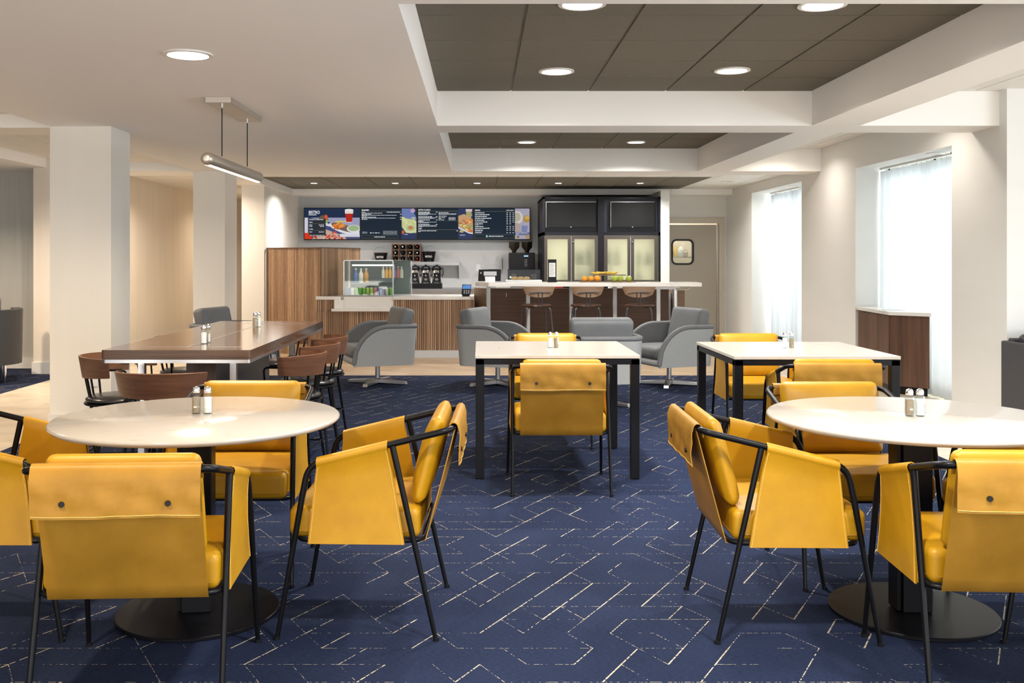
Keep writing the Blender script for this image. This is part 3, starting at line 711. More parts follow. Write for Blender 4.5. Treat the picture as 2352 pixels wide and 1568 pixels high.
# ------------------------------------------------------------ communal table
t = thing('communal_table', 'long walnut communal table with a steel edge band', 'table', (-1.575, 6.245, 0))
hx, hy, z = .388, 1.175, .86
def rpoly(hx, hy, r): return rrect(-hx, hx, -hy, hy, r, 4)
tp = MB().prism(rpoly(hx,hy,.02), z-.048, z); tp = tp.build('table_top', [walnut_edge, walnut_top], t, ang=30)
for p in tp.data.polygons:
    if p.normal.z > .9 or abs(p.normal.x) > .7: p.material_index = 1
b = MB()
for x0,x1,y0,y1 in ((-.26,.30,-1.0,-.992),(-.26,.30,.9,.908),(.0,.006,-.992,.9)): b.box(x0,x1,y0,y1,z-.001,z+.0006)
b.build('inlay', steel, t, smooth=False)
MB().prism(rpoly(hx-.004,hy-.004,.02), z-.068, z-.050).build('edge_band', steel, t)
MB().prism(rpoly(hx-.02,hy-.02,.02), z-.050, z-.047).build('spacer', black_metal, t)
MB().box(-.14,.03,-.50,.95,0,z-.066).build('pedestal', [smoke_metal], t, bevel=.004, smooth=False)
MB().box(-.142,.032,-.515,-.50,0,z-.066).build('pedestal_end', dark_walnut_v, t, smooth=False)
for x,y in ((-.25,-.95),(.245,-.95),(-.25,.70),(.245,.70)): MB().box(x-.018,x+.018,y-.018,y+.018,0,z-.067).build('post', steel, t, bevel=.002, smooth=False)

# ------------------------------------------------------------ walnut bentwood side chairs
def make_side():
    t = thing('wooden_chair', '', 'chair'); sz = .485
    MB().lathe([(.12,sz-.012),(.196,sz-.012),(.200,sz-.006),(.198,sz),(.12,sz)], 40).build('seat_plate', black_metal, t)
    MB().lathe([(.176,sz),(.190,sz+.010),(.190,sz+.022),(.170,sz+.036),(.11,sz+.043),(.02,sz+.045)], 40).build('seat_pad', black_leather, t, ang=60)
    ft = []
    for sx in (-1,1):
        for sy in (-1,1):
            f = Vector((sx*.185,sy*.185,.003)); tp_ = Vector((sx*.125,sy*.125,sz-.01)); ft.append((sx,sy,f,tp_))
            MB().tube([f,tp_], .0095, 10, [.008,.0105]).build('leg', black_metal, t)
    q = lambda f, tp_, zz: f+(tp_-f)*((zz-f.z)/(tp_.z-f.z))
    b = MB()
    R = {(sx,sy): q(f,tp_,.20) for sx,sy,f,tp_ in ft}
    for a, c in (((-1,-1),(1,-1)),((1,-1),(1,1)),((1,1),(-1,1)),((-1,1),(-1,-1))): b.tube([R[a],R[c]], .0065, 8)
    b.build('footrest', black_metal, t)
    # wrap-around back, open to +y
    P = []
    for i in range(33):
        a = math.radians(184+172*i/32); e = abs(i-16)/16; col = []
        for k in range(6):
            v = k/5; z0 = .632+.012*e; z1 = .762-.010*e*e; zz = z0+(z1-z0)*v; r = .222+.022*v
            col.append((r*math.cos(a)*1.0, .015+r*math.sin(a)*.97, zz))
        P.append(col)
    bk = MB().grid(P, .013).build('backrest', walnut, t, ang=60)
    b = MB()
    for deg in (235, 305, 255, 285):
        a = math.radians(deg); b.tube([(.16*math.cos(a),.16*math.sin(a),sz-.006),(.216*math.cos(a),.015+.210*math.sin(a),.66)], .0065, 8)
    for s in (-1, 1):
        b.tube(fillet([(s*.215,-.045,.69),(s*.217,.09,.69),(s*.175,.085,sz-.004)], .03, 5), .0065, 8)
    b.build('back_frame', black_metal, t)
    return t
SC = make_side()
g = None
sc = [((-1.635,5.07), -12, 'walnut wrap-back chair at the near end of the long table, seen from behind'),
 ((-1.165,5.99), 84, 'nearest of the three walnut wrap-back chairs right of the long table'),
 ((-1.175,6.64), 88, 'middle of the three walnut wrap-back chairs right of the long table'),
 ((-1.20,7.24), 88, 'farthest of the three walnut wrap-back chairs right of the long table'),
 ((-2.155,5.86), -84, 'walnut wrap-back chair at the left corner of the long table by the column'),
 ((-2.09,6.56), -90, 'walnut wrap-back chair left of the long table, only seat and tubes showing'),
 ((-2.16,7.22), -92, 'walnut wrap-back chair far left of the long table, only its rim above the top'),
 ((-1.60,7.84), 180, 'walnut wrap-back chair at the far end of the long table')]
for i, (p, a, lab) in enumerate(sc): place(SC, i == 0, lab, (p[0],p[1],0), math.radians(a), 'walnut chairs round the long table')

# ------------------------------------------------------------ grey swivel lounge chairs
def make_lounge():
    t = thing('lounge_chair', '', 'armchair')
    # plan of the wall: left front -> back -> right front
    def plan(s):    # s in -1..1
        w, d, r = .345, .31, .11; yf = .335
        L = (yf+d-r); A = r*PI/2; B = (w-r); tot = L+A+B; q = abs(s)*tot; sg = 1 if s > 0 else -1
        if q < B: return (sg*q, -d)
        q -= B
        if q < A: a = q/r; return (sg*(w-r+r*math.sin(a)), -d+r-r*math.cos(a))
        q -= A; return (sg*w, -d+r+q)
    def top(y):
        if y < .0: return .625
        u = min(1, y/.335); return .25+.375*math.sqrt(max(0, 1-u**2.2))*(1-.10*u)
    def bot(y): return .225
    P = []; rim = []
    for i in range(81):
        s = -1+2*i/80; x, y = plan(s); tz = top(y); col = []
        for k in range(8):
            v = k/7; flare = .035*v*(1 if y < -.2 else max(0, 1-(y+.2)/.3)); xs = x*(1+.02*v)
            col.append((xs, y-(flare if y < -.15 else flare*.4), bot(y)+(tz-bot(y))*v))
        P.append(col); rim.append(Vector(col[-1]))
    sh_ = MB().grid(P, .035).build('shell', fabric, t, ang=60)
    MB().tube([p+Vector((0,0,.0)) for p in rim], .026, 12).build('arm_roll', fabric_d, t, ang=80)
    pin = []
    for col in P: pin.append([Vector(c)*1.0 for c in col])
    PI_ = []
    for i, col in enumerate(P):
        x, y, _ = col[0]; c2 = []
        for c in col: c2.append((c[0]*.93, c[1]*.93 if c[1] < 0 else c[1]-.006, c[2]))
        PI_.append(c2)
    MB().grid(PI_, .006).build('lining', fabric_d, t, ang=60)
    MB().rbox((0,.02,.262), (.325,.315,.035), .03, 3).build('seat_deck', fabric, t, ang=60)
    MB().rbox((0,.055,.36), (.290,.285,.062), .05, 5, crown=.02).build('seat_cushion', fabric_d, t, ang=80)
    Mx = Matrix.Rotation(math.radians(13), 3, 'X')
    MB().rbox((0,-.235,.615), (.282,.07,.195), .045, 5, M=Mx).build('back_cushion', fabric_d, t, ang=80)
    MB().cyl((0,0,.04), .026, .19, 24).build('post', steel, t)
    b = MB().lathe([(.05,.02),(.05,.045),(.03,.06)], 20); b.build('hub', steel, t)
    for k in range(4):
        a = math.radians(45+90*k+8); c, s_ = math.cos(a), math.sin(a)
        def R(u_, v_, w_): return (u_*c-v_*s_, u_*s_+v_*c, w_)
        b = MB(); b.hexa([R(.03,-.030,.012),R(.34,-.026,.004),R(.34,.026,.004),R(.03,.030,.012)], [R(.03,-.030,.055),R(.325,-.026,.034),R(.325,.026,.034),R(.03,.030,.055)])
        b.build('foot', steel, t, bevel=.003, smooth=False)
    return t
LC = make_lounge()
ll = [((-1.09,10.45), 110, 'grey swivel lounge chair in front of the slatted counter, facing left'),
 ((.19,10.35), -111, 'grey swivel lounge chair below the bar\'s left end, facing right'),
 ((1.06,8.95), 4, 'grey swivel lounge chair with its back to us behind the middle square table'),
 ((2.00,10.35), 111, 'grey swivel lounge chair in front of the bar\'s right end, facing left'),
 ((-2.66,10.35), -148, 'slate grey lounge chair partly hidden behind the long walnut table')]
ll[4] = ((-2.62,10.45), -106, ll[4][2])
for i, (p, a, lab) in enumerate(ll): place(LC, i == 0, lab, (p[0],p[1],0), math.radians(a), 'grey swivel lounge chairs')

# ------------------------------------------------------------ slatted service counter
def slats(p0, p1, z0, z1, pitch=.0245, w=.0175, dep=.012, back=.03):
    """slatted face from p0 to p1, facing to the right-hand side of the travel reversed (towards -n)"""
    p0, p1 = Vector((p0[0],p0[1],0)), Vector((p1[0],p1[1],0)); d = (p1-p0); L = d.length; d.normalize(); nn = Vector((d.y,-d.x,0))
    b = MB(); e = [p0, p1, p1-nn*back, p0-nn*back]; b.hexa([Vector((q.x,q.y,z0)) for q in e], [Vector((q.x,q.y,z1)) for q in e])
    b.m = 1; k = int(L/pitch); st = L/k
    for i in range(k):
        a = p0+d*(i*st+(st-w)/2); c = a+d*w; e = [a+nn*dep, c+nn*dep, c, a]
        b.hexa([Vector((q.x,q.y,z0)) for q in e], [Vector((q.x,q.y,z1)) for q in e])
    return b
CD = 13.17
cx0, cxm, cx1 = px(725,CD), px(904,CD), px(1088,CD)
zc = .82
t = thing('service_counter', 'slatted walnut service counter with a white quartz top', 'counter', (0, CD, 0))
slats((cxm,0),(cx1,0), .10, zc-.04).build('slat_front', [slat_back, slat_m], t, smooth=False)
slats((cx0,0),(cxm,0), .10, .62).build('slat_front', [slat_back, slat_m], t, smooth=False)
slats((cx0,.02),(px(768,CD),.02), .62, zc-.04).build('slat_front', [slat_back, slat_m], t, smooth=False)
MB().box(-1.79,cx1,.03,.75,.0,zc-.04).box(cx0+.01,-1.79,.03,.06,.0,zc-.04).build('carcass', dark_walnut, t, smooth=False)
MB().box(px(750,CD),cx1,-.005,.03,0,.10).build('toe_kick', alu, t, smooth=False)
MB().prism([(cxm,-.03),(cx1,-.03),(cx1,.80),(-1.79,.80),(-2.1,.10),(cx0,.10),(cx0,-.01),(px(783,CD),-.01),(px(783,CD),.06),(cxm,.06)], zc-.04, zc).build('counter_top', quartz_w, t, smooth=False)
MB().box(px(768,CD),px(790,CD),-.02,.04,.66,zc-.04).box(px(790,CD),cxm,.0,.035,.66,zc-.001).build('apron_slab', quartz_w, t, smooth=False)
MB().box(px(763,CD),cxm+.0,-.075,.03,.625,.66).build('tray_ledge', quartz_w, t, smooth=False)
# tall slatted screen wall at the left of the counter
P0, P1, P2 = (-3.034,13.95), (px(737,13.30),13.30), (px(826,14.3),14.3)
t = thing('slatted_screen', 'tall slatted walnut screen left of the service counter', 'partition')
zt = 1.485
slats(P0, P1, .0, zt-.012).build('slat_face', [slat_back, slat_m], t, smooth=False)
slats(P1, P2, .0, zt-.012).build('slat_face', [slat_back, slat_m], t, smooth=False)
MB().prism([(P0[0],P0[1]-.03),(P1[0]-.01,P1[1]-.045),(P2[0]+.02,P2[1]-.02),(P2[0]-.02,P2[1]+.06),(P1[0],P1[1]+.05),(P0[0],P0[1]+.06)], zt-.012, zt).build('cap', dark_walnut, t, smooth=False)

# glass display case
gx0, gx1 = px(790,13.2), px(903,13.2); ghx = px(945,13.75)
t = thing('display_case', 'glass refrigerated display case of drinks on the counter', 'display case', (0, 13.2, zc)); hg = pz(597,13.2)-zc
fp = [(gx0,0),(gx1,0),(ghx,.55),(gx0,.55)]
MB().prism(fp, 0, .018).build('base', MATS.get('case_floor') or mat('case_floor', (.35, .36, .36), .7), t); MB().prism(fp, hg-.012, hg).build('lid', steel, t)
for (x,y) in fp: MB().box(x-.008,x+.008,y-.008,y+.008,.018,hg-.012).build('post', steel, t, smooth=False)
MB().box(gx0+.008,gx1-.008,-.002,.004,.018,hg-.012).build('pane', glass, t, smooth=False)
MB().hexa([(gx1+.008,.01,.018),(ghx,.54,.018),(ghx-.006,.54,.018),(gx1+.002,.01,.018)], [(gx1+.008,.01,hg-.012),(ghx,.54,hg-.012),(ghx-.006,.54,hg-.012),(gx1+.002,.01,hg-.012)]).build('pane', glass, t, smooth=False)
MB().box(gx0-.004,gx0+.002,.01,.54,.018,hg-.012).build('pane', glass, t, smooth=False)
MB().box(gx0+.02,ghx-.02,.535,.545,.018,hg-.012).build('back_wall', mat('case_liner', (.30, .32, .32), .6), t, smooth=False)
MB().box(gx0+.05,gx1-.02,.12,.5,.17,.178).build('shelf', glass, t, smooth=False)
MB().box(gx0+.18,gx1+.10,.2,.5,.235,.243).build('shelf', glass, t, smooth=False)
MB().box(gx0+.1,gx1,.08,.13,hg-.08,hg-.06).build('strip_lamp', case_strip, t, smooth=False)
area_light('case_light', (px(850,13.2), 13.35, zc+hg-.09), (0,0,0), .6, .06, .12, (1,.93,.82))
def bottle(r, h, m, capm, name='bottle', seg=14):
    b = MB(); b.lathe([(r*.9,0),(r,.01*h),(r,.62*h),(r*.42,.80*h),(r*.38,.92*h)], seg); b.m = 1; b.lathe([(r*.44,.90*h),(r*.44,h)], seg)
    return b.build(name, [m, capm])
juice = mat('orange_juice', (.85,.42,.06), .25); tea = mat('amber_tea', (.62,.30,.08), .25); milk = mat('cream_label', (.82,.78,.68), .5)
green = mat('green_can', (.22,.50,.10), .3, .2); blue_l = mat('blue_label', (.12,.20,.50), .4); pink = mat('pink_label', (.70,.25,.28), .45); cap_w = white_p
lime = mat('lime_can', (.45,.62,.15), .3, .2); lilac = mat('lilac_label', (.45,.42,.62), .4)
xs = [(px(q,13.5)) for q in (818,830,842,880,888,896,905,914,922)]
mm = [(blue_l,'blue-labelled'),(milk,'cream-labelled'),(tea,'amber'),(milk,'cream-labelled'),(juice,'orange juice'),(juice,'orange juice'),(lilac,'lilac-labelled'),(pink,'pink-labelled'),(milk,'cream-labelled')]
for i, (x, (m, w)) in enumerate(zip(xs, mm)):
    up = i < 3; zz = zc+(.178 if up else .243); o = bottle(.034 if up else .023, .20 if up else .16, m, cap_w)
    o.location = (x, 13.46 if up else 13.52, zz)
    tag(o, '%s bottle, %s on the %s shelf of the glass display case' % (w, ['leftmost','middle','rightmost','leftmost','second','third','fourth','fifth','rightmost'][i], 'left' if up else 'right'), 'bottle', 'upright bottles in the display case')
can = {}
for i in range(12):
    m, w = [(blue_l,'blue'),(milk,'cream'),(green,'green'),(green,'green'),(green,'green'),(lime,'lime'),(lime,'lime'),(pink,'pink'),(blue_l,'blue'),(lilac,'lilac'),(milk,'cream'),(green,'green')][i]
    b = MB(); b.lathe([(.022,0),(.025,.006),(.025,.088),(.021,.096)], 14); b.m = 1; b.lathe([(.021,.096),(.019,.098),(.018,.0965)], 14)
    o = b.build('drink_can', [m, chrome]); o.location = (gx0+.05+i*.052, 13.30, zc+.018)
    tag(o, '%s drinks can, %s from the left in the display case front row' % (w, 'first second third fourth fifth sixth seventh eighth ninth tenth eleventh twelfth'.split()[i]), 'can', 'cans in the display case')
# card reader
t = thing('card_reader', 'black card reader with a blue screen on the counter', 'card reader', (px(1070,13.2), 13.25, zc))
MB().box(-.05,.05,-.04,.08,0,.02).build('foot', plastic_b, t, bevel=.006, smooth=False)
MB().hexa([(-.06,-.03,.02),(.06,-.03,.02),(.06,.06,.02),(-.06,.06,.02)], [(-.05,.02,.16),(.075,.02,.16),(.075,.05,.165),(-.05,.05,.165)]).build('body', plastic_b, t, bevel=.006, smooth=False)
MB().hexa([(-.048,-.002,.102),(.064,-.002,.102),(.064,.004,.102),(-.048,.004,.102)], [(-.040,.017,.152),(.068,.017,.152),(.068,.022,.152),(-.040,.022,.152)]).build('screen', emis('blue_screen', (.12,.33,.75), 1.0), t, smooth=False)
b = MB()
for i in range(3):
    for j in range(3): b.box(-.03+i*.03,-.012+i*.03,-.026+j*.008,-.02+j*.008,.04+j*.018,.05+j*.018)
b.build('keypad', alu, t, smooth=False)

# ------------------------------------------------------------ back counter along the menu wall
BZ = .845
t = thing('back_counter', 'stainless back counter under the menu wall', 'counter', (0, 0, 0))
MB().box(-2.1,(.965),15.75,16.48,0,BZ-.05).build('cabinet', alu, t, smooth=False); MB().box(-2.1,(.965),15.70,16.485,BZ-.05,BZ).build('worktop', steel, t, smooth=False)
t = thing('wall_shelf', 'stainless wall shelf above the coffee urns', 'shelf', (0, 16.2, 0)); zs = pz(601,16.2)
MB().box(px(850,16.2),px(1055,16.2),-.0,.285,zs-.012,zs).box(px(850,16.2),px(1055,16.2),0,.01,zs-.06,zs-.012).build('board', steel, t, smooth=False)
for q in (880, 1052): MB().hexa([(px(q,16.2)-.01,.26,zs-.28),(px(q,16.2)+.01,.26,zs-.28),(px(q,16.2)+.01,.284,zs-.28),(px(q,16.2)-.01,.284,zs-.28)], [(px(q,16.2)-.01,.02,zs-.06),(px(q,16.2)+.01,.02,zs-.06),(px(q,16.2)+.01,.284,zs-.06),(px(q,16.2)-.01,.284,zs-.06)]).build('bracket', steel, t, smooth=False)
# wine rack
rx0, rx1 = px(899,16.2), px(966,16.2); rh = .30; rw = rx1-rx0
t = thing('wine_rack', 'wooden wine rack of twelve bottles on the wall shelf', 'wine rack', ((rx0+rx1)/2, 16.25, zs)); rackw = mat('rack_wood', (.20,.085,.04), .45)
b = MB(); b.box(-rw/2,rw/2,-.02,.20,0,.016).box(-rw/2,rw/2,-.02,.20,rh-.016,rh).box(-rw/2,-rw/2+.016,-.02,.20,.016,rh-.016).box(rw/2-.016,rw/2,-.02,.20,.016,rh-.016); b.build('case', rackw, t, smooth=False)
for k in (1,2,3): MB().box(-rw/2+k*rw/4-.006,-rw/2+k*rw/4+.006,-.015,.19,.016,rh-.016).build('divider', rackw, t, smooth=False)
b = MB()
for k in (1,2): b.box(-rw/2+.016,rw/2-.016,-.01,.01,k*rh/3-.004,k*rh/3+.004)
b.build('rail', rackw, t, smooth=False)
wine = mat('dark_bottle_glass', (.008,.010,.008), .08, spec=.8)
foils = [('cream',(.7,.66,.45)),('white',(.8,.8,.78)),('black',(.02,.02,.03)),('red',(.30,.03,.04)),('silver',(.65,.65,.65)),('black',(.02,.02,.03)),('tan',(.55,.42,.25)),('white',(.8,.8,.78)),('black',(.02,.02,.03)),('black',(.02,.02,.03)),('dark',(.05,.05,.05)),('red',(.30,.03,.04))]
for i in range(12):
    r_, c_ = divmod(i, 4); fn, fc = foils[i]
    fm = MATS.get('foil_'+fn) or mat('foil_'+fn, fc, .35)
    b = MB(); b.tube([(0,y,0) for y in (0,.004,.06,.09,.10,.17)], .03, 16, [.013,.014,.014,.026,.037,.037]); b.m = 1; b.tube([(0,-.004,0),(0,.0,0)], .0125, 14)
    o = b.build('wine_bottle', [wine, fm]); o.location = ((rx0+rx1)/2-rw/2+(c_+.5)*rw/4, 16.25-.0, zs+rh-(r_+.5)*rh/3+.0)
    tag(o, '%s capped wine bottle, %s row, %s column of the rack' % (fn, ('top','middle','bottom')[r_], ('first','second','third','last')[c_]), 'wine bottle', 'wine bottles in the rack')
# buckets
def bucket(x, D, z, h, r, label, word):
    t = thing('ice_bucket', label, 'bucket', (x, D, z))
    b = MB(); b.lathe([(r*.70,0),(r*.72,.004),(r,h),(r*1.03,h),(r*.97,h-.004),(r*.69,.01)], 28); b.build('pail', plastic_b, t)
    MB().tube([(r*1.05*math.cos(a), 0, h-.02+r*1.0*math.sin(a)) for a in [math.radians(q) for q in range(0,181,15)]], .0022, 6).build('handle', steel, t)
    text_mesh(word, .045, .0006, 'lettering', white_p, t, (0, -r*.90, h*.42), (PI/2+.13,0,0), 'CENTER')
bucket(px(874,16.3), 16.33, zs, .15, .115, 'black bucket on the wall shelf left of the wine rack', 'BISTRO')
bucket(px(985,16.3), 16.33, zs, .17, .118, 'black lettered bucket with raised wire handle right of the wine rack', 'BISTRO')
# coffee urns on a riser
t = thing('urn_riser', 'black riser box carrying the three coffee urns', 'riser', (px(980,15.9), 15.95, BZ)); MB().box(-.26,.25,-.13,.13,0,.085).build('box', plastic_b, t, bevel=.004, smooth=False)
def make_urn():
    t = thing('coffee_airpot', '', 'coffee urn')
    MB().lathe([(.072,0),(.076,.006),(.076,.20),(.070,.215)], 28).build('canister', chrome, t)
    MB().lathe([(.074,.212),(.078,.220),(.074,.25),(.060,.275),(.03,.285)], 28).build('lid', plastic_b, t)
    MB().rbox((0,-.03,.288), (.018,.045,.014), .01, 2).build('spout', plastic_b, t)
    MB().tube([(.076,.0,.25),(.100,.0,.24),(.104,.0,.16),(.086,0,.11)], .008, 8).build('handle', plastic_b, t)
    P = [[(.0775*math.sin(a), -.0775*math.cos(a), z_) for z_ in (.02,.17)] for a in [math.radians(q) for q in range(-42,43,12)]]
    lb = MB().grid(P, .001).build('label_band', plastic_b, t)
    MB().tube([(0,-.0785,.125),(0,-.0800,.125)], .009, 12).build('emblem', white_p, lb)
    b = MB()
    for k, w in enumerate((.022,.028,.020)): b.box(-w,w,-.0805,-.079,.075-k*.014,.080-k*.014)
    b.build('lettering', alu, lb, smooth=False)
    return t
U = make_urn()
for i, (q, w) in enumerate(((953,'left'),(978,'middle'),(1003,'right'))): place(U, i==0, '%s steel coffee airpot with a black pump lid' % w, (px(q,15.9), 15.95, BZ+.085), 0, 'coffee airpots')
# coffee machine with two hoppers
t = thing('coffee_machine', 'black coffee machine with two tall bean hoppers', 'coffee machine', (px(1199,15.85), 16.05, BZ)); mh = pz(580,15.85)-BZ
MB().box(-.21,.21,-.20,.20,.14,mh).build('body', plastic_b, t, bevel=.01, smooth=False)
MB().box(-.21,.21,-.12,.20,0,.14).build('plinth', plastic_b, t, bevel=.01, smooth=False)
MB().box(-.20,.20,-.22,-.12,0,.02).build('drip_tray', steel, t, smooth=False)
for x in (-.12,.09):
    b = MB(); b.lathe([(.035,mh-.01),(.035,mh+.03),(.085,mh+.09),(.088,mh+.175),(.07,mh+.18)], 4, (x,0,0)); b.build('hopper', mat('smoked_hopper',(.03,.022,.015),.15) if 'smoked_hopper' not in MATS else MATS['smoked_hopper'], t)
MB().box(.03,.10,-.204,-.2,mh-.065,mh-.045).build('display', emis('pale_display',(.45,.65,1.0),1.5), t, smooth=False)
b = MB()
for i in range(2):
    for j in range(5): b.box(.045+i*.025,.055+i*.025,-.204,-.2,mh-.22+j*.025,mh-.21+j*.025)
b.build('buttons', alu, t, smooth=False); MB().box(-.20,-.14,-.206,-.2,.17,.20).build('badge', paper, t, smooth=False)
for x in (-.06,.07): MB().lathe([(.012,0),(.012,.05)],12,(x,-.17,.10)).build('nozzle', steel, t)
# outlet and hanging cups
o = MB().box(px(1093,16.4),px(1104,16.4),16.47,16.485,pz(623,16.4),pz(607,16.4)).build('wall_outlet', white_p, bevel=.004, smooth=False); tag(o, 'white wall outlet on the marble behind the till', 'outlet')
t = thing('cup_holder', 'pale stepped cup rack on the marble wall beside the coffee machine', 'rack', (px(1149,16.3), 16.40, pz(618,16.3)))
for k in range(4): MB().box(-.045,.02,-.03,.03,k*.06,k*.06+.008).build('tier', alu, t, smooth=False)
MB().box(.02,.028,.0,.085,0,.20).build('stem', alu, t, smooth=False)

# ------------------------------------------------------------ menu screens
def screens():
    SD = 16.40; n4 = ['leftmost menu screen with a wings platter and a red beer','second menu screen from the left, with fries in a bowl','third menu screen from the left, with a tall beer and sandwich','rightmost menu screen, price list beside a pastry picture']
    cols = {}
    def E(c, s=1.0):
        k = tuple(c)
        if k not in cols: cols[k] = emis('screen_ink_%d' % len(cols), c, s)
        return cols[k]
    yt, yb = pz(477,SD), pz(551,SD); Hh = yt-yb
    for i in range(4):
        x0 = px(698+130*i, SD); x1 = px(698+130*(i+1), SD); w = x1-x0
        t = thing('menu_screen', n4[i], 'screen', (x0, SD, yb), 0, None)
        MB().box(.0,w,0,.07,0,Hh).build('housing', plastic_b, t, smooth=False)
        bz = .012; ax, bx, az, bzz = bz, w-bz, bz+.004, Hh-bz
        U_ = lambda u: ax+(bx-ax)*u
        V_ = lambda v: az+(bzz-az)*(1-v)
        mats = []; b = MB(); layer = [0]
        def use(c, s=1.0):
            m = E(c, s)
            if m not in mats: mats.append(m)
            b.m = mats.index(m)
        def rect(u0,u1,v0,v1,c,s=1.0):
            use(c,s); layer[0] += 1; y = -.001-.00012*layer[0]
            b.add([(U_(u0),y,V_(v1)),(U_(u1),y,V_(v1)),(U_(u1),y,V_(v0)),(U_(u0),y,V_(v0))],[(0,1,2,3)])
        def ell(u,v,ru,rv,c,rot=0,s=1.0,n=18,clip=None):
            use(c,s); layer[0] += 1; y = -.001-.00012*layer[0]; vs = []
            asp = (bx-ax)/(bzz-az)
            for k in range(n):
                a = 2*PI*k/n; eu, ev = ru*math.cos(a), rv*math.sin(a); uu = u+(eu*math.cos(rot)-ev/asp*math.sin(rot)); vv = v+(eu*asp*math.sin(rot)+ev*math.cos(rot))
                if clip: uu = max(clip[0], min(clip[1], uu))
                uu = max(0,min(1,uu)); vv = max(0,min(1,vv)); vs.append((U_(uu),y,V_(vv)))
            b.add(vs, [tuple(range(n))[::-1]])
        def poly(pts,c,s=1.0):
            use(c,s); layer[0] += 1; y = -.001-.00012*layer[0]; b.add([(U_(u),y,V_(v)) for u,v in pts],[tuple(range(len(pts)))])
        def words(u,v,length,h=.022,c=(.75,.77,.8),seed=0):
            random.seed(int(u*1000)+int(v*977)+seed); p = u
            while p < u+length-.004:
                q = min(u+length, p+random.uniform(.018,.06)); rect(p,q-.007,v,v+h,c); p = q
        NV, WH, GO = (.010,.022,.040), (.85,.87,.90), (.20,.19,.10)
        random.seed(i+3)
        if i == 0:
            rect(0,1,0,1,(.012,.028,.075)); rect(0,1,.30,1,(.36,.36,.55)); poly([(.12,.30),(.62,.52),(1,.95),(1,1),(0,1),(0,.3)],(.06,.08,.20))
            rect(0,.06,.30,.8,(.68,.66,.75)); rect(0,.13,.8,1,(.75,.04,.01)); poly([(.13,1),(.38,.68),(.72,.90),(.76,1)],(.60,.42,.34))
            for k in range(46):
                u, v = random.uniform(.16,.70), random.uniform(.78,1); 
                if v > .70+abs(u-.42)*.55: ell(u,v,.02,.035,random.choice([(.62,.08,.05),(.70,.22,.12),(.80,.55,.45),(.55,.03,.02)]))
            ell(.34,.38,.09,.16,(.16,.10,.05)); ell(.39,.30,.03,.10,(.75,.10,.04)); ell(.40,.42,.025,.05,(.25,.55,.06)); ell(.40,.52,.09,.045,(.72,.70,.78),.35)
            ell(.72,.66,.285,.15,(.80,.80,.88),.30,n=28); ell(.71,.62,.24,.11,(.20,.12,.10),.30,n=24)
            for k in range(16):
                a = k*2.4; ell(.62+.11*math.cos(a)*random.random(),.56+.11*math.sin(a)*random.random(),.022,.07,random.choice([(.72,.22,.03),(.60,.14,.02),(.80,.34,.07)]),random.uniform(.3,1.3))
            for k in range(9): ell(.57+.03*k,.42+.012*random.random(),.008,.06,random.choice([(.80,.55,.12),(.55,.62,.15)]),1.1)
            ell(.89,.66,.125,.125,(.78,.80,.80),n=24); ell(.89,.645,.10,.095,(.36,.50,.25),n=24)
            poly([(.735,.16),(.88,.16),(.86,.44),(.76,.44)],(.50,.02,.01)); poly([(.73,.05),(.885,.05),(.88,.17),(.735,.17)],(.85,.75,.70)); ell(.807,.05,.077,.035,(.9,.88,.88))
            poly([(.74,.44),(.875,.44),(.855,.475),(.765,.475)],(.60,.55,.65)); rect(.64,1,.83,.93,(.72,.72,.82)); rect(.08,.385,.33,.90,(.022,.028,.04))
            words(.09,.44,.07,.024,WH); rect(.09,.37,.492,.5,GO); words(.09,.53,.06,.02,WH); words(.26,.53,.10,.02,WH); words(.09,.575,.06,.02,WH); words(.28,.575,.08,.02,WH); words(.09,.665,.07,.024,WH); rect(.09,.37,.715,.722,GO); words(.09,.76,.06,.02,WH); words(.26,.76,.11,.02,WH); words(.09,.87,.28,.014,WH)
        elif i in (1, 2):
            rect(0,1,0,1,NV); r0 = .735
            rect(r0,1,0,1,(.030,.045,.12))
            if i == 1:
                poly([(r0,0),(r0+.17,0),(1,.30),(1,.45),(r0,.25)],(.16,.22,.48)); poly([(r0,.27),(.86,.34),(.95,.36),(1,.42),(1,.80),(r0+.08,.80),(r0,.6)],(.62,.66,.30))
                for k in range(26): ell(random.uniform(r0+.02,.97),random.uniform(.30,.62),.03,.012,random.choice([(.78,.80,.45),(.50,.56,.18),(.85,.86,.60)]),random.uniform(-1,1),clip=(r0,1))
                ell(.895,.66,.11,.15,(.68,.72,.45),clip=(r0,1)); ell(.895,.64,.085,.10,(.50,.56,.22),clip=(r0,1)); ell(.895,.63,.045,.055,(.60,.22,.12)); ell(r0+.02,.78,.03,.06,(.65,.12,.05),clip=(r0,1)); ell(.935,.07,.04,.07,(.55,.45,.75)); ell(.935,.06,.025,.04,(.70,.30,.35)); words(r0+.05,.84,.07,.018,WH)
                words(.01,.035,.14,.038,WH); rect(0,.73,.082,.090,GO); words(.01,.11,.07,.02,WH); words(.46,.11,.26,.02,WH)
                for v, ln, h in ((.145,.38,.014),(.18,.18,.02),(.215,.64,.014),(.24,.10,.014),(.275,.27,.02),(.31,.62,.014),(.345,.11,.02)): words(.01,v,ln,h,WH)
                for v in (.18,.275,.345): rect(.705,.73,v,v+.02,WH)
                for k in range(4): words(.02,.76+k*.018,.10,.008,(.45,.48,.52))
                for k in range(6): words(.40,.735+k*.022,.26,.010,(.40,.42,.46))
                ell(.175,.80,.012,.02,WH); words(.195,.79,.055,.016,WH); ell(.27,.80,.012,.02,WH); words(.285,.79,.06,.016,WH)
                for a in ((.01,.67,.885,.890),(.01,.67,.972,.977),(.01,.013,.885,.977),(.667,.67,.885,.977)): rect(*a,GO)
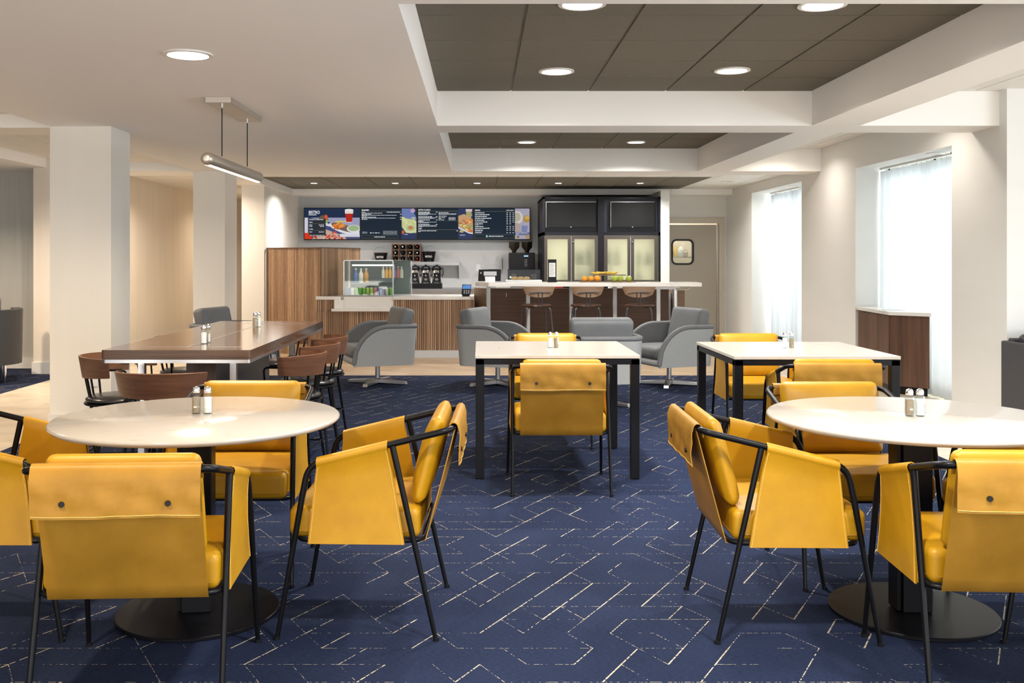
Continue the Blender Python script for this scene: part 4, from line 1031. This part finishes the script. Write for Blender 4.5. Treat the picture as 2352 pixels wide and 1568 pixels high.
                words(.24,.92,.20,.024,WH)
            else:
                ell(.93,.22,.055,.05,(.6,.5,.25)); poly([(.87,.05),(.98,.05),(.965,.34),(.885,.34)],(.42,.40,.16)); poly([(.868,.02),(.985,.02),(.982,.10),(.87,.10)],(.72,.60,.62)); poly([(r0,.24),(.84,.18),(.99,.34),(1,.5),(1,.82),(.93,.80),(r0,.62)],(.60,.36,.20))
                for k in range(30): ell(random.uniform(r0+.02,.98),random.uniform(.34,.76),.032,.028,random.choice([(.78,.30,.08),(.80,.60,.35),(.62,.14,.05),(.85,.70,.20),(.75,.45,.18),(.30,.42,.08)]),random.uniform(-.6,.8),clip=(r0,1))
                poly([(r0,.60),(.93,.78),(1,.80),(1,.835),(.93,.82),(r0,.65)],(.75,.78,.88)); words(r0+.03,.86,.10,.02,WH)
                rect(.0,.73,.082,.090,GO)
                for v, ln, h in ((.11,.21,.022),(.145,.22,.022),(.18,.33,.013),(.205,.18,.013),(.26,.26,.022),(.295,.34,.013),(.32,.30,.013),(.365,.22,.022),(.405,.10,.022),(.44,.34,.013),(.465,.20,.013),(.515,.21,.022),(.55,.33,.013),(.575,.34,.013),(.60,.08,.013),(.645,.07,.034),(.72,.34,.022),(.755,.05,.013)): words(.01,v,ln,h,WH)
                for v in (.11,.26,.365,.515): rect(.33,.355,v,v+.022,WH)
                rect(0,.73,.69,.698,GO); rect(.70,.73,.72,.742,WH)
                for a in ((.37,.73,.092,.097),(.37,.73,.405,.410),(.37,.373,.092,.41),(.727,.73,.092,.41)): rect(*a,GO)
                for v, ln, h in ((.13,.19,.02),(.165,.33,.013),(.19,.32,.013),(.245,.15,.02),(.295,.12,.018),(.33,.06,.013),(.365,.11,.016)): words(.38,v,ln,h,WH)
                for v in (.295,.33,.365): words(.56,v,.13,.015,WH)
        else:
            rect(0,1,0,1,NV); r0 = .735; rect(r0,1,0,1,(.42,.40,.50)); ell(.77,.30,.11,.22,(.68,.64,.62),clip=(r0,1)); ell(.765,.28,.075,.15,(.50,.46,.34),clip=(r0,1)); ell(.95,.34,.07,.12,(.48,.28,.07)); ell(.96,.30,.05,.06,(.62,.42,.14)); poly([(.86,.55),(.97,.57),(.95,.78),(.85,.76)],(.22,.25,.45)); poly([(r0,.45),(.83,.5),(.82,1),(r0,1)],(.46,.38,.34)); rect(r0,1,.775,.87,(.14,.17,.32)); words(r0+.02,.79,.22,.022,(.6,.62,.7)); words(r0+.02,.835,.05,.016,WH); ell(.79,.93,.02,.03,(.12,.10,.12)); poly([(.9,.88),(1,.86),(1,1),(.95,1)],(.45,.30,.16))
            words(.01,.04,.10,.038,WH); rect(0,.71,.092,.10,GO); words(.58,.05,.14,.02,WH)
            for k in range(11):
                v = (.13,.19,.25,.31,.37,.43,.49,.575,.635,.695,.78)[k]; words(.01,v,(.18,.27,.22,.31,.18,.23,.15,.16,.27,.15,.13)[k],.026,WH)
                for u in (.58,.635,.69):
                    if not (k == 6 and u > .68): rect(u,u+.026,v,v+.024,(.62,.65,.7))
            words(.01,.535,.08,.012,WH); words(.01,.74,.14,.012,WH)
            for a in ((.0,.71,.85,.856),(.0,.71,.965,.971),(.0,.003,.85,.971),(.707,.71,.85,.971)): rect(*a,GO)
            ell(.225,.91,.018,.034,(.35,.75,.70)); words(.26,.895,.27,.028,WH)
        b.build('display', mats, t, smooth=False)
        if i == 2: text_mesh('BISTRO CLASSICS', Hh*.062, .0004, 'lettering', E((.85,.87,.90)), t, (U_(.01), -.012, V_(.068)))
        if i == 0:
            text_mesh('HOURS OF OPERATION', Hh*.052, .0004, 'lettering', E((.85,.87,.90)), t, (U_(.09), -.012, V_(.38)))
            text_mesh('BISTRO', Hh*.135, .0004, 'lettering', E((.85,.87,.90)), t, (U_(.075), -.012, V_(.175)))
            MB().box(U_(.075),U_(.215),-.0125,-.011,V_(.225),V_(.195)).build('subtitle', E((.55,.57,.62)), t, smooth=False)
screens()

# ------------------------------------------------------------ black back-bar cabinet
cf, cb = 15.15, 16.48
bx0, bx1 = px(1247,cf), px(1517,cf); ct = pz(452,cf)
t = thing('bar_cabinet', 'tall black back bar cabinet with frosted glass doors', 'cabinet')
b = MB(); b.box(bx0,bx1,cb-.02,cb,0,ct).box(bx0,bx0+.03,cf,cb,0,ct).box(bx1-.03,bx1,cf,cb,0,ct).box(bx0,bx1,cf,cb,ct-.03,ct).box(bx0,bx1,cf+.02,cb,0,.9)
mx0, mx1 = px(1373,cf), px(1387,cf); b.box(mx0,mx1,cf-.015,cb,.0,ct)
zr = pz(536,cf); b.box(bx0,bx1,cf,cb,zr-.03,zr+.02)
b.build('carcass', cab_black, t, smooth=False)
MB().box(bx0,mx0,cf+.10,cf+.12,zr,ct).box(mx1,bx1,cf+.10,cf+.12,zr,ct).build('recess_panel', mat('midnight_panel',(.010,.014,.030),.4), t, smooth=False)
warm_back = emis('lit_cabinet_back', (.90,.84,.58), 1.25)
MB().box(bx0+.03,bx1-.03,cf+.40,cf+.41,.9,zr-.03).build('lit_back', warm_back, t, smooth=False)
MB().box(bx0+.03,bx1-.03,cf+.06,cf+.39,pz(609,cf)-.012,pz(609,cf)).build('inner_shelf', glass, t, smooth=False)
MB().box(bx0+.03,bx1-.03,cf+.06,cf+.39,.9,.915).build('inner_floor', cab_black, t, smooth=False)
ddx = [(1250,1311,1257,1304),(1312,1373,1319,1366),(1387,1447,1395,1441),(1448,1510,1456,1503)]
for k, (a, c, d, e) in enumerate(ddx):
    X0,X1,Y0,Y1 = px(a,cf),px(c,cf),px(d,cf),px(e,cf); z0,z1 = .92, zr-.035; p0, p1 = 1.0, pz(549,cf)
    b = MB(); b.box(X0,Y0,cf-.02,cf,z0,z1).box(Y1,X1,cf-.02,cf,z0,z1).box(Y0,Y1,cf-.02,cf,p1,z1).box(Y0,Y1,cf-.02,cf,z0,p0)
    dd = b.build('door', cab_bronze, t, smooth=False)
    MB().box(Y0,Y1,cf-.012,cf-.006,p0,p1).build('pane', frost, dd, smooth=False)
for q in (1311.5, 1447.5):
    MB().tube([(px(q,cf),cf-.035,p1+.02-.0),(px(q,cf),cf-.035,1.0)], .006, 8).build('door_bar', chrome, t)
    MB().cyl((px(q+4,cf),cf-.03,pz(556,cf)), .012, .012, 12).build('lock', chrome, t)
# bottles behind the frosted glass
sb = mat('shadow_bottle_glass', (.13,.22,.19), .3)
for i, (q, lvl) in enumerate([(1327,1),(1339,1),(1356,1),(1400,1),(1421,1),(1470,1),(1492,1),(1330,0),(1345,0),(1360,0),(1405,0),(1470,0),(1298,0)]):
    zb = pz(609,cf) if lvl else .915; h = (.30,.26,.34,.28,.30,.26,.22)[i%7]
    o = bottle(.033,h,sb,sb); o.location = (px(q,cf), cf+.20, zb)
    tag(o, 'liquor bottle blurred behind the frosted door, %s shelf, %s' % ('upper' if lvl else 'lower', ['beside the left hinge post','left pair','inner left','third door left','third door middle','fourth door middle','fourth door right','second door left','second door middle','second door right','third door left low','fourth door low','first door edge'][i]), 'bottle', 'bottles behind the frosted bar doors')
for a, c, w in ((1254,1370,'left'),(1403,1504,'right')):
    t = thing('television', 'dark wall television in the %s top bay of the bar cabinet' % w, 'television', (0, cf+.03, 0)); X0,X1,z0,z1 = px(a,cf),px(c,cf),pz(522,cf),pz(463,cf)
    MB().box(X0,X1,0,.05,z0,z1).build('housing', plastic_b, t, bevel=.004, smooth=False); MB().box(X0+.012,X1-.012,-.002,0,z0+.012,z1-.012).build('screen', tv_glass, t, smooth=False)
    MB().box(X0,X1,-.004,.0,z1-.006,z1).box(X0,X0+.006,-.004,0,z0,z1).build('bezel', steel, t, smooth=False); MB().box((X0+X1)/2-.01,(X0+X1)/2+.01,-.004,-.002,z0+.003,z0+.009).build('standby_light', white_p, t, smooth=False)
structure('wall_back', MB().box(px(1517,cf)+.002, px(1537,cf), cf-.02, 16.6, 0, ZS), wall, smooth=False)

# ------------------------------------------------------------ bar
t = thing('bar_counter', 'bar with a dark walnut front and long white slab top', 'bar')
bf, bp_ = 12.60, 13.20; zb = 1.021
sl = [(px(1122,bf),bf),(px(1608,bf+.1),bf+.0),(px(1608,bf+.3),bf+.55),(px(1092,bf+.55),bf+.55),(px(1092,bf+.40),bf+.32)]
MB().prism(sl, zb-.05, zb).build('bar_top', quartz_w, t, bevel=.003, smooth=False)
pT = .93
MB().box(px(1122,bp_),px(1536,bp_),bp_,bp_+.08,0,pT).build('front_panel', dark_walnut, t, smooth=False)
MB().hexa([(px(1089,bp_),bp_+.25,0),(px(1122,bp_),bp_,0),(px(1122,bp_),bp_+.1,0),(px(1089,bp_),bp_+.35,0)], [(px(1089,bp_),bp_+.25,pT),(px(1122,bp_),bp_,pT),(px(1122,bp_),bp_+.1,pT),(px(1089,bp_),bp_+.35,pT)]).build('side_panel', tan_ply, t, smooth=False)
MB().box(px(1551,bp_),px(1572,bp_),bp_-.02,bp_+.5,0,pT+.0).build('end_panel', tan_ply, t, smooth=False)
for q, w in ((1122,9),(1213,9),(1312,8),(1412.5,9),(1512.5,9)):
    MB().box(px(q-w/2,12.95),px(q+w/2,12.95),12.95,13.0,0,zb-.05).build('post', alu, t, bevel=.003, smooth=False)
MB().cyl((px(1550,12.8),12.8,0), .028, zb-.05, 24).build('end_post', chrome, t)
MB().box(px(1478,12.9),px(1556,12.9),12.75,13.1,zb-.09,zb-.05).build('bracket', alu, t, smooth=False)
MB().tube(fillet([(px(1555,12.7),12.75,zb-.09),(px(1580,12.7),12.75,zb-.09),(px(1588,12.7),12.75,zb-.055)], .03), .012, 8).build('bracket_arm', alu, t)
for q in (1163, 1261):
    MB().tube([(px(q,bp_),bp_-.0,pz(676,bp_)),(px(q,bp_),bp_-.03,pz(672,bp_)),(px(q,bp_),bp_-.035,pz(681,bp_)),(px(q,bp_),bp_-.015,pz(684,bp_))], .005, 8).build('bag_hook', chrome, t)
MB().box(px(1122,13.6),px(1536,13.6),13.45,13.9,0,.86).build('under_counter', alu, t, smooth=False)
# things kept under the bar top
for q, w_, c_, lab in ((1155,.10,white_p,'white stack of plates under the bar top'),(1272,.12,red_m,'red box tucked under the bar top'),(1425,.16,paper,'pale flat box under the right half of the bar top')):
    o = MB().box(px(q,13.6)-w_,px(q,13.6)+w_,13.5,13.7,.86,.86+.085).build('storage_box', c_, bevel=.005, smooth=False); tag(o, lab, 'box')
# bar stools
def make_bar_stool():
    t = thing('bar_stool', '', 'stool'); z = .75
    MB().lathe([(.14,z-.03),(.185,z-.026),(.195,z-.012),(.190,z-.002),(.15,z+.006),(.03,z+.004)], 40).build('seat', brown_leather, t, ang=60)
    for sx in (-1,1):
        for sy in (-1,1):
            MB().tube(fillet([(sx*.07,sy*.07,z-.034),(sx*.150,sy*.140,z-.036),(sx*.205,sy*.19,.006)], .06, 6), .0095, 10).build('leg', smoke_metal, t)
    s_ = lambda zz: .150+(.055)*(z-.04-zz)/(z-.045)
    q = s_(.34); b = MB()
    for a, c in (((-q,-q*.93),(q,-q*.93)),((q,-q*.93),(q,q*.93)),((q,q*.93),(-q,q*.93)),((-q,q*.93),(-q,-q*.93))): b.tube([(a[0],a[1],.34),(c[0],c[1],.34)], .0075, 8)
    b.build('footrest', smoke_metal, t)
    P = []
    for i in range(21):
        u = -1+2*i/20; x = .205*u; y = -.215+.075*u*u; e = abs(u)**2.6
        z1 = .982-.004*e; z0 = .845+.055*e*0.9+(.03 if abs(u) > .93 else 0); P.append([(x*(1-(.10)*(1-k/4)), y, z0+(z1-z0)*k/4) for k in range(5)])
    MB().grid(P, .012).build('backrest', tan_ply, t, ang=60)
    b = MB(); b.tube([(-.14,-.200,.905),(-.07,-.222,.91),(0,-.227,.912),(.07,-.222,.91),(.14,-.200,.905)], .006, 8)
    for sx in (-1,1): b.tube([(sx*.025,-.228,.91),(sx*.018,-.195,z-.02),(sx*.018,-.10,z-.035)], .007, 8)
    b.build('back_frame', smoke_metal, t)
    return t
BS = make_bar_stool()
for i, (q, a, w) in enumerate(((1230,10,'left'),(1344,2,'middle'),(1466,-10,'right'))):
    place(BS, i==0, '%s bar stool with tan plywood back at the walnut bar' % w, (px(q,12.45)+.01, 12.45, 0), math.radians(a), 'bar stools')
# things on the bar top
t = thing('till_monitor', 'black till monitor seen from behind on the bar top', 'monitor', (px(1125,12.95), 12.98, zb))
MB().hexa([(-.155,-.03,.012),(.145,-.03,.012),(.145,.02,.012),(-.155,.02,.012)], [(-.145,-.0,.17),(.150,-.0,.17),(.150,.04,.17),(-.145,.04,.17)]).build('casing', plastic_b, t, bevel=.008, smooth=False)
MB().hexa([(-.06,-.075,.0),(.07,-.075,.0),(.07,-.03,.0),(-.06,-.03,.0)], [(-.065,-.035,.075),(.07,-.035,.075),(.07,-.015,.075),(-.065,-.015,.075)]).build('stand', alu, t, smooth=False)
MB().box(-.08,.09,-.034,-.016,.085,.14).build('rear_plate', steel, t, smooth=False); MB().box(-.125,-.11,-.03,-.02,.11,.13).build('badge', white_p, t, smooth=False)
t = thing('pastry_case', 'small glass pastry case on a white tray on the bar', 'display case', (px(1204,12.95), 12.90, zb))
MB().box(-.245,.225,-.12,.15,0,.03).build('tray', white_p, t, bevel=.004, smooth=False)
b = MB(); a_, c_, d_, e_, h_ = -.215,.205,-.10,.13,.17
for x in (a_, c_-.006):
    for y in (d_, e_-.006): b.box(x,x+.006,y,y+.006,.03,h_)
for y in (d_, e_-.006): b.box(a_,c_,y,y+.006,h_-.008,h_)
for x in (a_, c_-.006): b.box(x,x+.006,d_,e_,h_-.008,h_)
b.build('frame', plastic_b, t, smooth=False)
MB().box(a_+.006,c_-.006,d_+.002,d_+.004,.03,h_-.008).build('pane', glass, t, smooth=False); MB().box(a_+.006,c_-.006,d_+.01,e_-.01,h_-.004,h_-.001).build('pane', glass, t, smooth=False)
crust = vary(mat('baked_crust',(.62,.36,.14),.6),(.42,.20,.07),(40,40,40)); choc = mat('chocolate_sponge',(.07,.03,.018),.7)
cxp = px(1204,12.95)
for dx, nm, lab, m_ in ((-.13,'pastry','pale round pastry at the left of the pastry case',crust),(-.05,'pastry','iced bun beside the left pastry in the pastry case',crust),(.03,'pastry','red filled pastry in the middle of the pastry case',crust)):
    o = MB().rbox((0,0,.018),(.042,.035,.018),.017,3,crown=.008).build(nm, m_, ang=80); o.location = (cxp+dx,12.88,zb+.03); tag(o, lab, 'pastry', 'pastries in the pastry case')
for dx, lab in ((-.135,'chocolate muffin behind the pastries, left in the pastry case'),(.125,'tall chocolate muffin at the right of the pastry case')):
    b = MB(); b.lathe([(.022,0),(.030,.035)],16); b.m=1; b.lathe([(.030,.035),(.038,.045),(.034,.062),(.018,.073),(.002,.076)],16)
    o = b.build('muffin',[choc,choc]); o.location = (cxp+dx,12.97,zb+.03); tag(o, lab, 'muffin')
t = thing('menu_stand', 'black upright menu stand with a printed white sheet', 'sign', (px(1269,12.85), 12.90, zb))
MB().box(-.06,.06,-.03,.04,0,.02).build('foot', plastic_b, t, smooth=False); MB().box(-.058,.055,-.006,.006,.02,.30).build('board', plastic_b, t, smooth=False)
pg = MB().box(-.043,.042,-.008,-.006,.07,.255).build('sheet', paper, t, smooth=False)
b = MB()
for k in range(10): b.box(-.035,.01+.02*((k*7)%3)/2,-.0085,-.008,.09+k*.016,.093+k*.016)
b.build('lettering', plastic_b, pg, smooth=False)
# fruit
for x0, x1, z0, lab in ((1330,1386,0,'left flat wooden board under the oranges'),(1392,1456,0,'right flat wooden board under the green apples')):
    o = MB().box(px(x0,12.9),px(x1,12.9),12.75,12.98,zb,zb+.01).build('serving_board', board_m, bevel=.002, smooth=False); tag(o, lab, 'board')
t = thing('raised_board', 'raised wooden board on glass feet carrying the bananas', 'board', (px(1402,12.9), 12.98+.06, zb))
MB().box(-.22,.22,-.05,.07,.085,.097).build('board', board_m, t, smooth=False)
for x in (-.13,.15): MB().box(x-.025,x+.025,-.03,.05,0,.085).build('glass_foot', glass_j, t, smooth=False)
for q, w, r in ((1343,'left',.037),(1358,'middle',.037),(1373,'right',.041)):
    t = thing('orange', '%s orange on the board on the bar top' % w, 'orange', (px(q,12.8), 12.84, zb+.01), 0, 'oranges on the bar')
    MB().lathe([(r*math.sin(a)+.0005, r-r*math.cos(a)) for a in [PI*k/12 for k in range(13)]], 24).build('peel', orange_m, t, ang=80)
    MB().cyl((0,0,2*r-.002), .003, .003, 8).build('stem_scar', bronze_fruit, t)
for q, w in ((1412,'left'),(1426,'middle'),(1445,'right')):
    t = thing('apple', '%s green apple on the board on the bar top' % w, 'apple', (px(q,12.8), 12.84, zb+.01), 0, 'green apples on the bar'); r = .038
    MB().lathe([(.006,.003),(.022,.0),(.034,.018),(.040,.040),(.036,.062),(.022,.073),(.010,.070),(.002,.064)], 24).build('flesh', apple_m, t, ang=80)
    MB().tube([(0,0,.064),(.003,0,.082)], .0015, 6).build('stem', bronze_fruit, t)
for q, w, n_ in ((1371,'leftmost',0),(1384,'second',1),(1399,'third',2),(1411,'rightmost',3)):
    b = MB(); pts = [(-.075+.15*k/8, .01*math.sin(n_), .016+.022*((k-4)/4)**2*.9) for k in range(9)]
    b.tube(pts, .016, 10, [.004,.011,.015,.0165,.017,.0165,.015,.010,.005]); o = b.build('banana', banana_m, ang=80); o.location = (px(q,12.9)+.01, 13.02+.012*n_, zb+.0975+(.004 if n_%2 else 0)); o.rotation_euler = (0,0,.2*(n_-1.5))
    tag(o, '%s banana of the row on the raised board' % w, 'banana', 'bananas on the raised board')

# ------------------------------------------------------------ walnut cabinet in the window bay
t = thing('window_cabinet', 'dark walnut cabinet with a white quartz top in the window bay', 'cabinet')
A, B_, C_, D_ = (4.13,10.66), (4.05,9.66), (4.325,9.42), (4.325,10.66)
zq = .81
MB().prism([B_,C_,D_,A], .08, zq-.035).build('carcass', dark_walnut_v, t, smooth=False)
MB().prism([(B_[0]+.03,B_[1]+.03),(C_[0]-.0,C_[1]+.04),D_,(A[0]+.03,A[1])], 0, .08).build('toe_kick', cab_black, t, smooth=False)
MB().prism([(B_[0]-.025,B_[1]-.01),(C_[0]+.0,C_[1]-.035),(4.33,10.685),(A[0]-.028,10.685)], zq-.035, zq).build('worktop', quartz_w, t, bevel=.003, smooth=False)
dv = Vector((A[0]-B_[0],A[1]-B_[1])); 
for k in range(3):
    a = .02+k*.325; c = a+.315; p = lambda u, o_: (B_[0]+dv.x*u-o_, B_[1]+dv.y*u+o_*.08)
    q = [p(a,.014), p(a,0.0), p(c,0.0), p(c,.014)]
    d_ = MB().hexa([(x,y,.09) for x,y in q], [(x,y,zq-.045) for x,y in q]).build('door', dark_walnut_v, t, smooth=False)
    e = p(a+.24 if k < 2 else a+.07, .02); MB().box(e[0]-.004,e[0]+.004,e[1]-.03,e[1]+.03,zq-.052,zq-.044).build('pull', chrome, d_, smooth=False)
MB().lathe([(.10,zq),(.11,zq+.002),(.10,zq+.003)], 28, (4.22,10.0,0)).build('waste_ring', chrome, t)

# ------------------------------------------------------------ sofa at the right edge
t = thing('sofa', 'dark vinyl sofa with a charcoal shell cut off by the right edge', 'sofa', (4.945, 7.2, 0))
MB().box(-.90,.7,-.30,.36,.17,.32).build('seat_base', char_fab, t, bevel=.02, smooth=False)
MB().box(-.915,-.86,-.28,.38,.17,.70).build('side_shell', char_fab, t, bevel=.012, smooth=False); MB().box(-.86,.7,.30,.38,.3,.72).build('back_shell', char_fab, t, bevel=.012, smooth=False)
for k in range(2):
    MB().rbox((-.48+.78*k,.0,.375), (.375,.30,.06), .04, 4, crown=.01).build('seat_cushion', navy_vinyl, t, ang=80)
    MB().rbox((-.48+.78*k,.20,.60), (.375,.09,.16), .05, 4, M=Matrix.Rotation(math.radians(8),3,'X')).build('back_cushion', navy_vinyl, t, ang=80)
for x in (-.85,.6):
    for y in (-.25,.3): MB().cyl((x,y,0), .018, .17, 14).build('leg', chrome, t)
# tub chair at the left edge
t = thing('tub_chair', 'charcoal tub chair on chrome legs cut off by the left edge', 'armchair', (-5.42, 10.55, 0), math.radians(30)); tubm = mat('charcoal_vinyl', (.045, .047, .05), .45)
P = []
for i in range(41):
    a = math.radians(180+180*i/40); P.append([(.40*math.cos(a)*(1+.03*k/5), .36*math.sin(a)*(1+.03*k/5), .20+.585*k/5) for k in range(6)])
P = [[(-.40,.30,.20+.585*k/5) for k in range(6)]]+P+[[(.40,.30,.20+.585*k/5) for k in range(6)]]
MB().grid(P, .09).build('shell', tubm, t, ang=60); MB().lathe([(.36,.19),(.40,.20),(.40,.30),(.36,.31)], 40).build('base_band', char_fab, t)
MB().rbox((0,.06,.37), (.34,.30,.07), .05, 4, crown=.02).build('seat_cushion', fabric_d, t, ang=80)
for x, y in ((-.26,-.2),(.26,-.2),(-.26,.22),(.26,.22)): MB().lathe([(.012,0),(.022,.20)], 14, (x,y,0)).build('leg', chrome, t)
o = MB().rbox((0,0,.16), (.17,.05,.16), .045, 4).build('cushion', vary(mat('patterned_cushion',(.20,.20,.22),.8),(.09,.09,.10),(30,30,30)), ang=80); o.location = (-5.30,10.45,.62); o.rotation_euler = (.25,0,.5); tag(o, 'grey patterned cushion in the tub chair', 'cushion')
# outlet plate on the near column
o = MB().box(px(205,7.75),px(223,7.75),7.755,7.77,pz(888,7.75),pz(862,7.75)).build('wall_outlet', white_p, bevel=.003, smooth=False); tag(o, 'white outlet plate low on the near column', 'outlet')
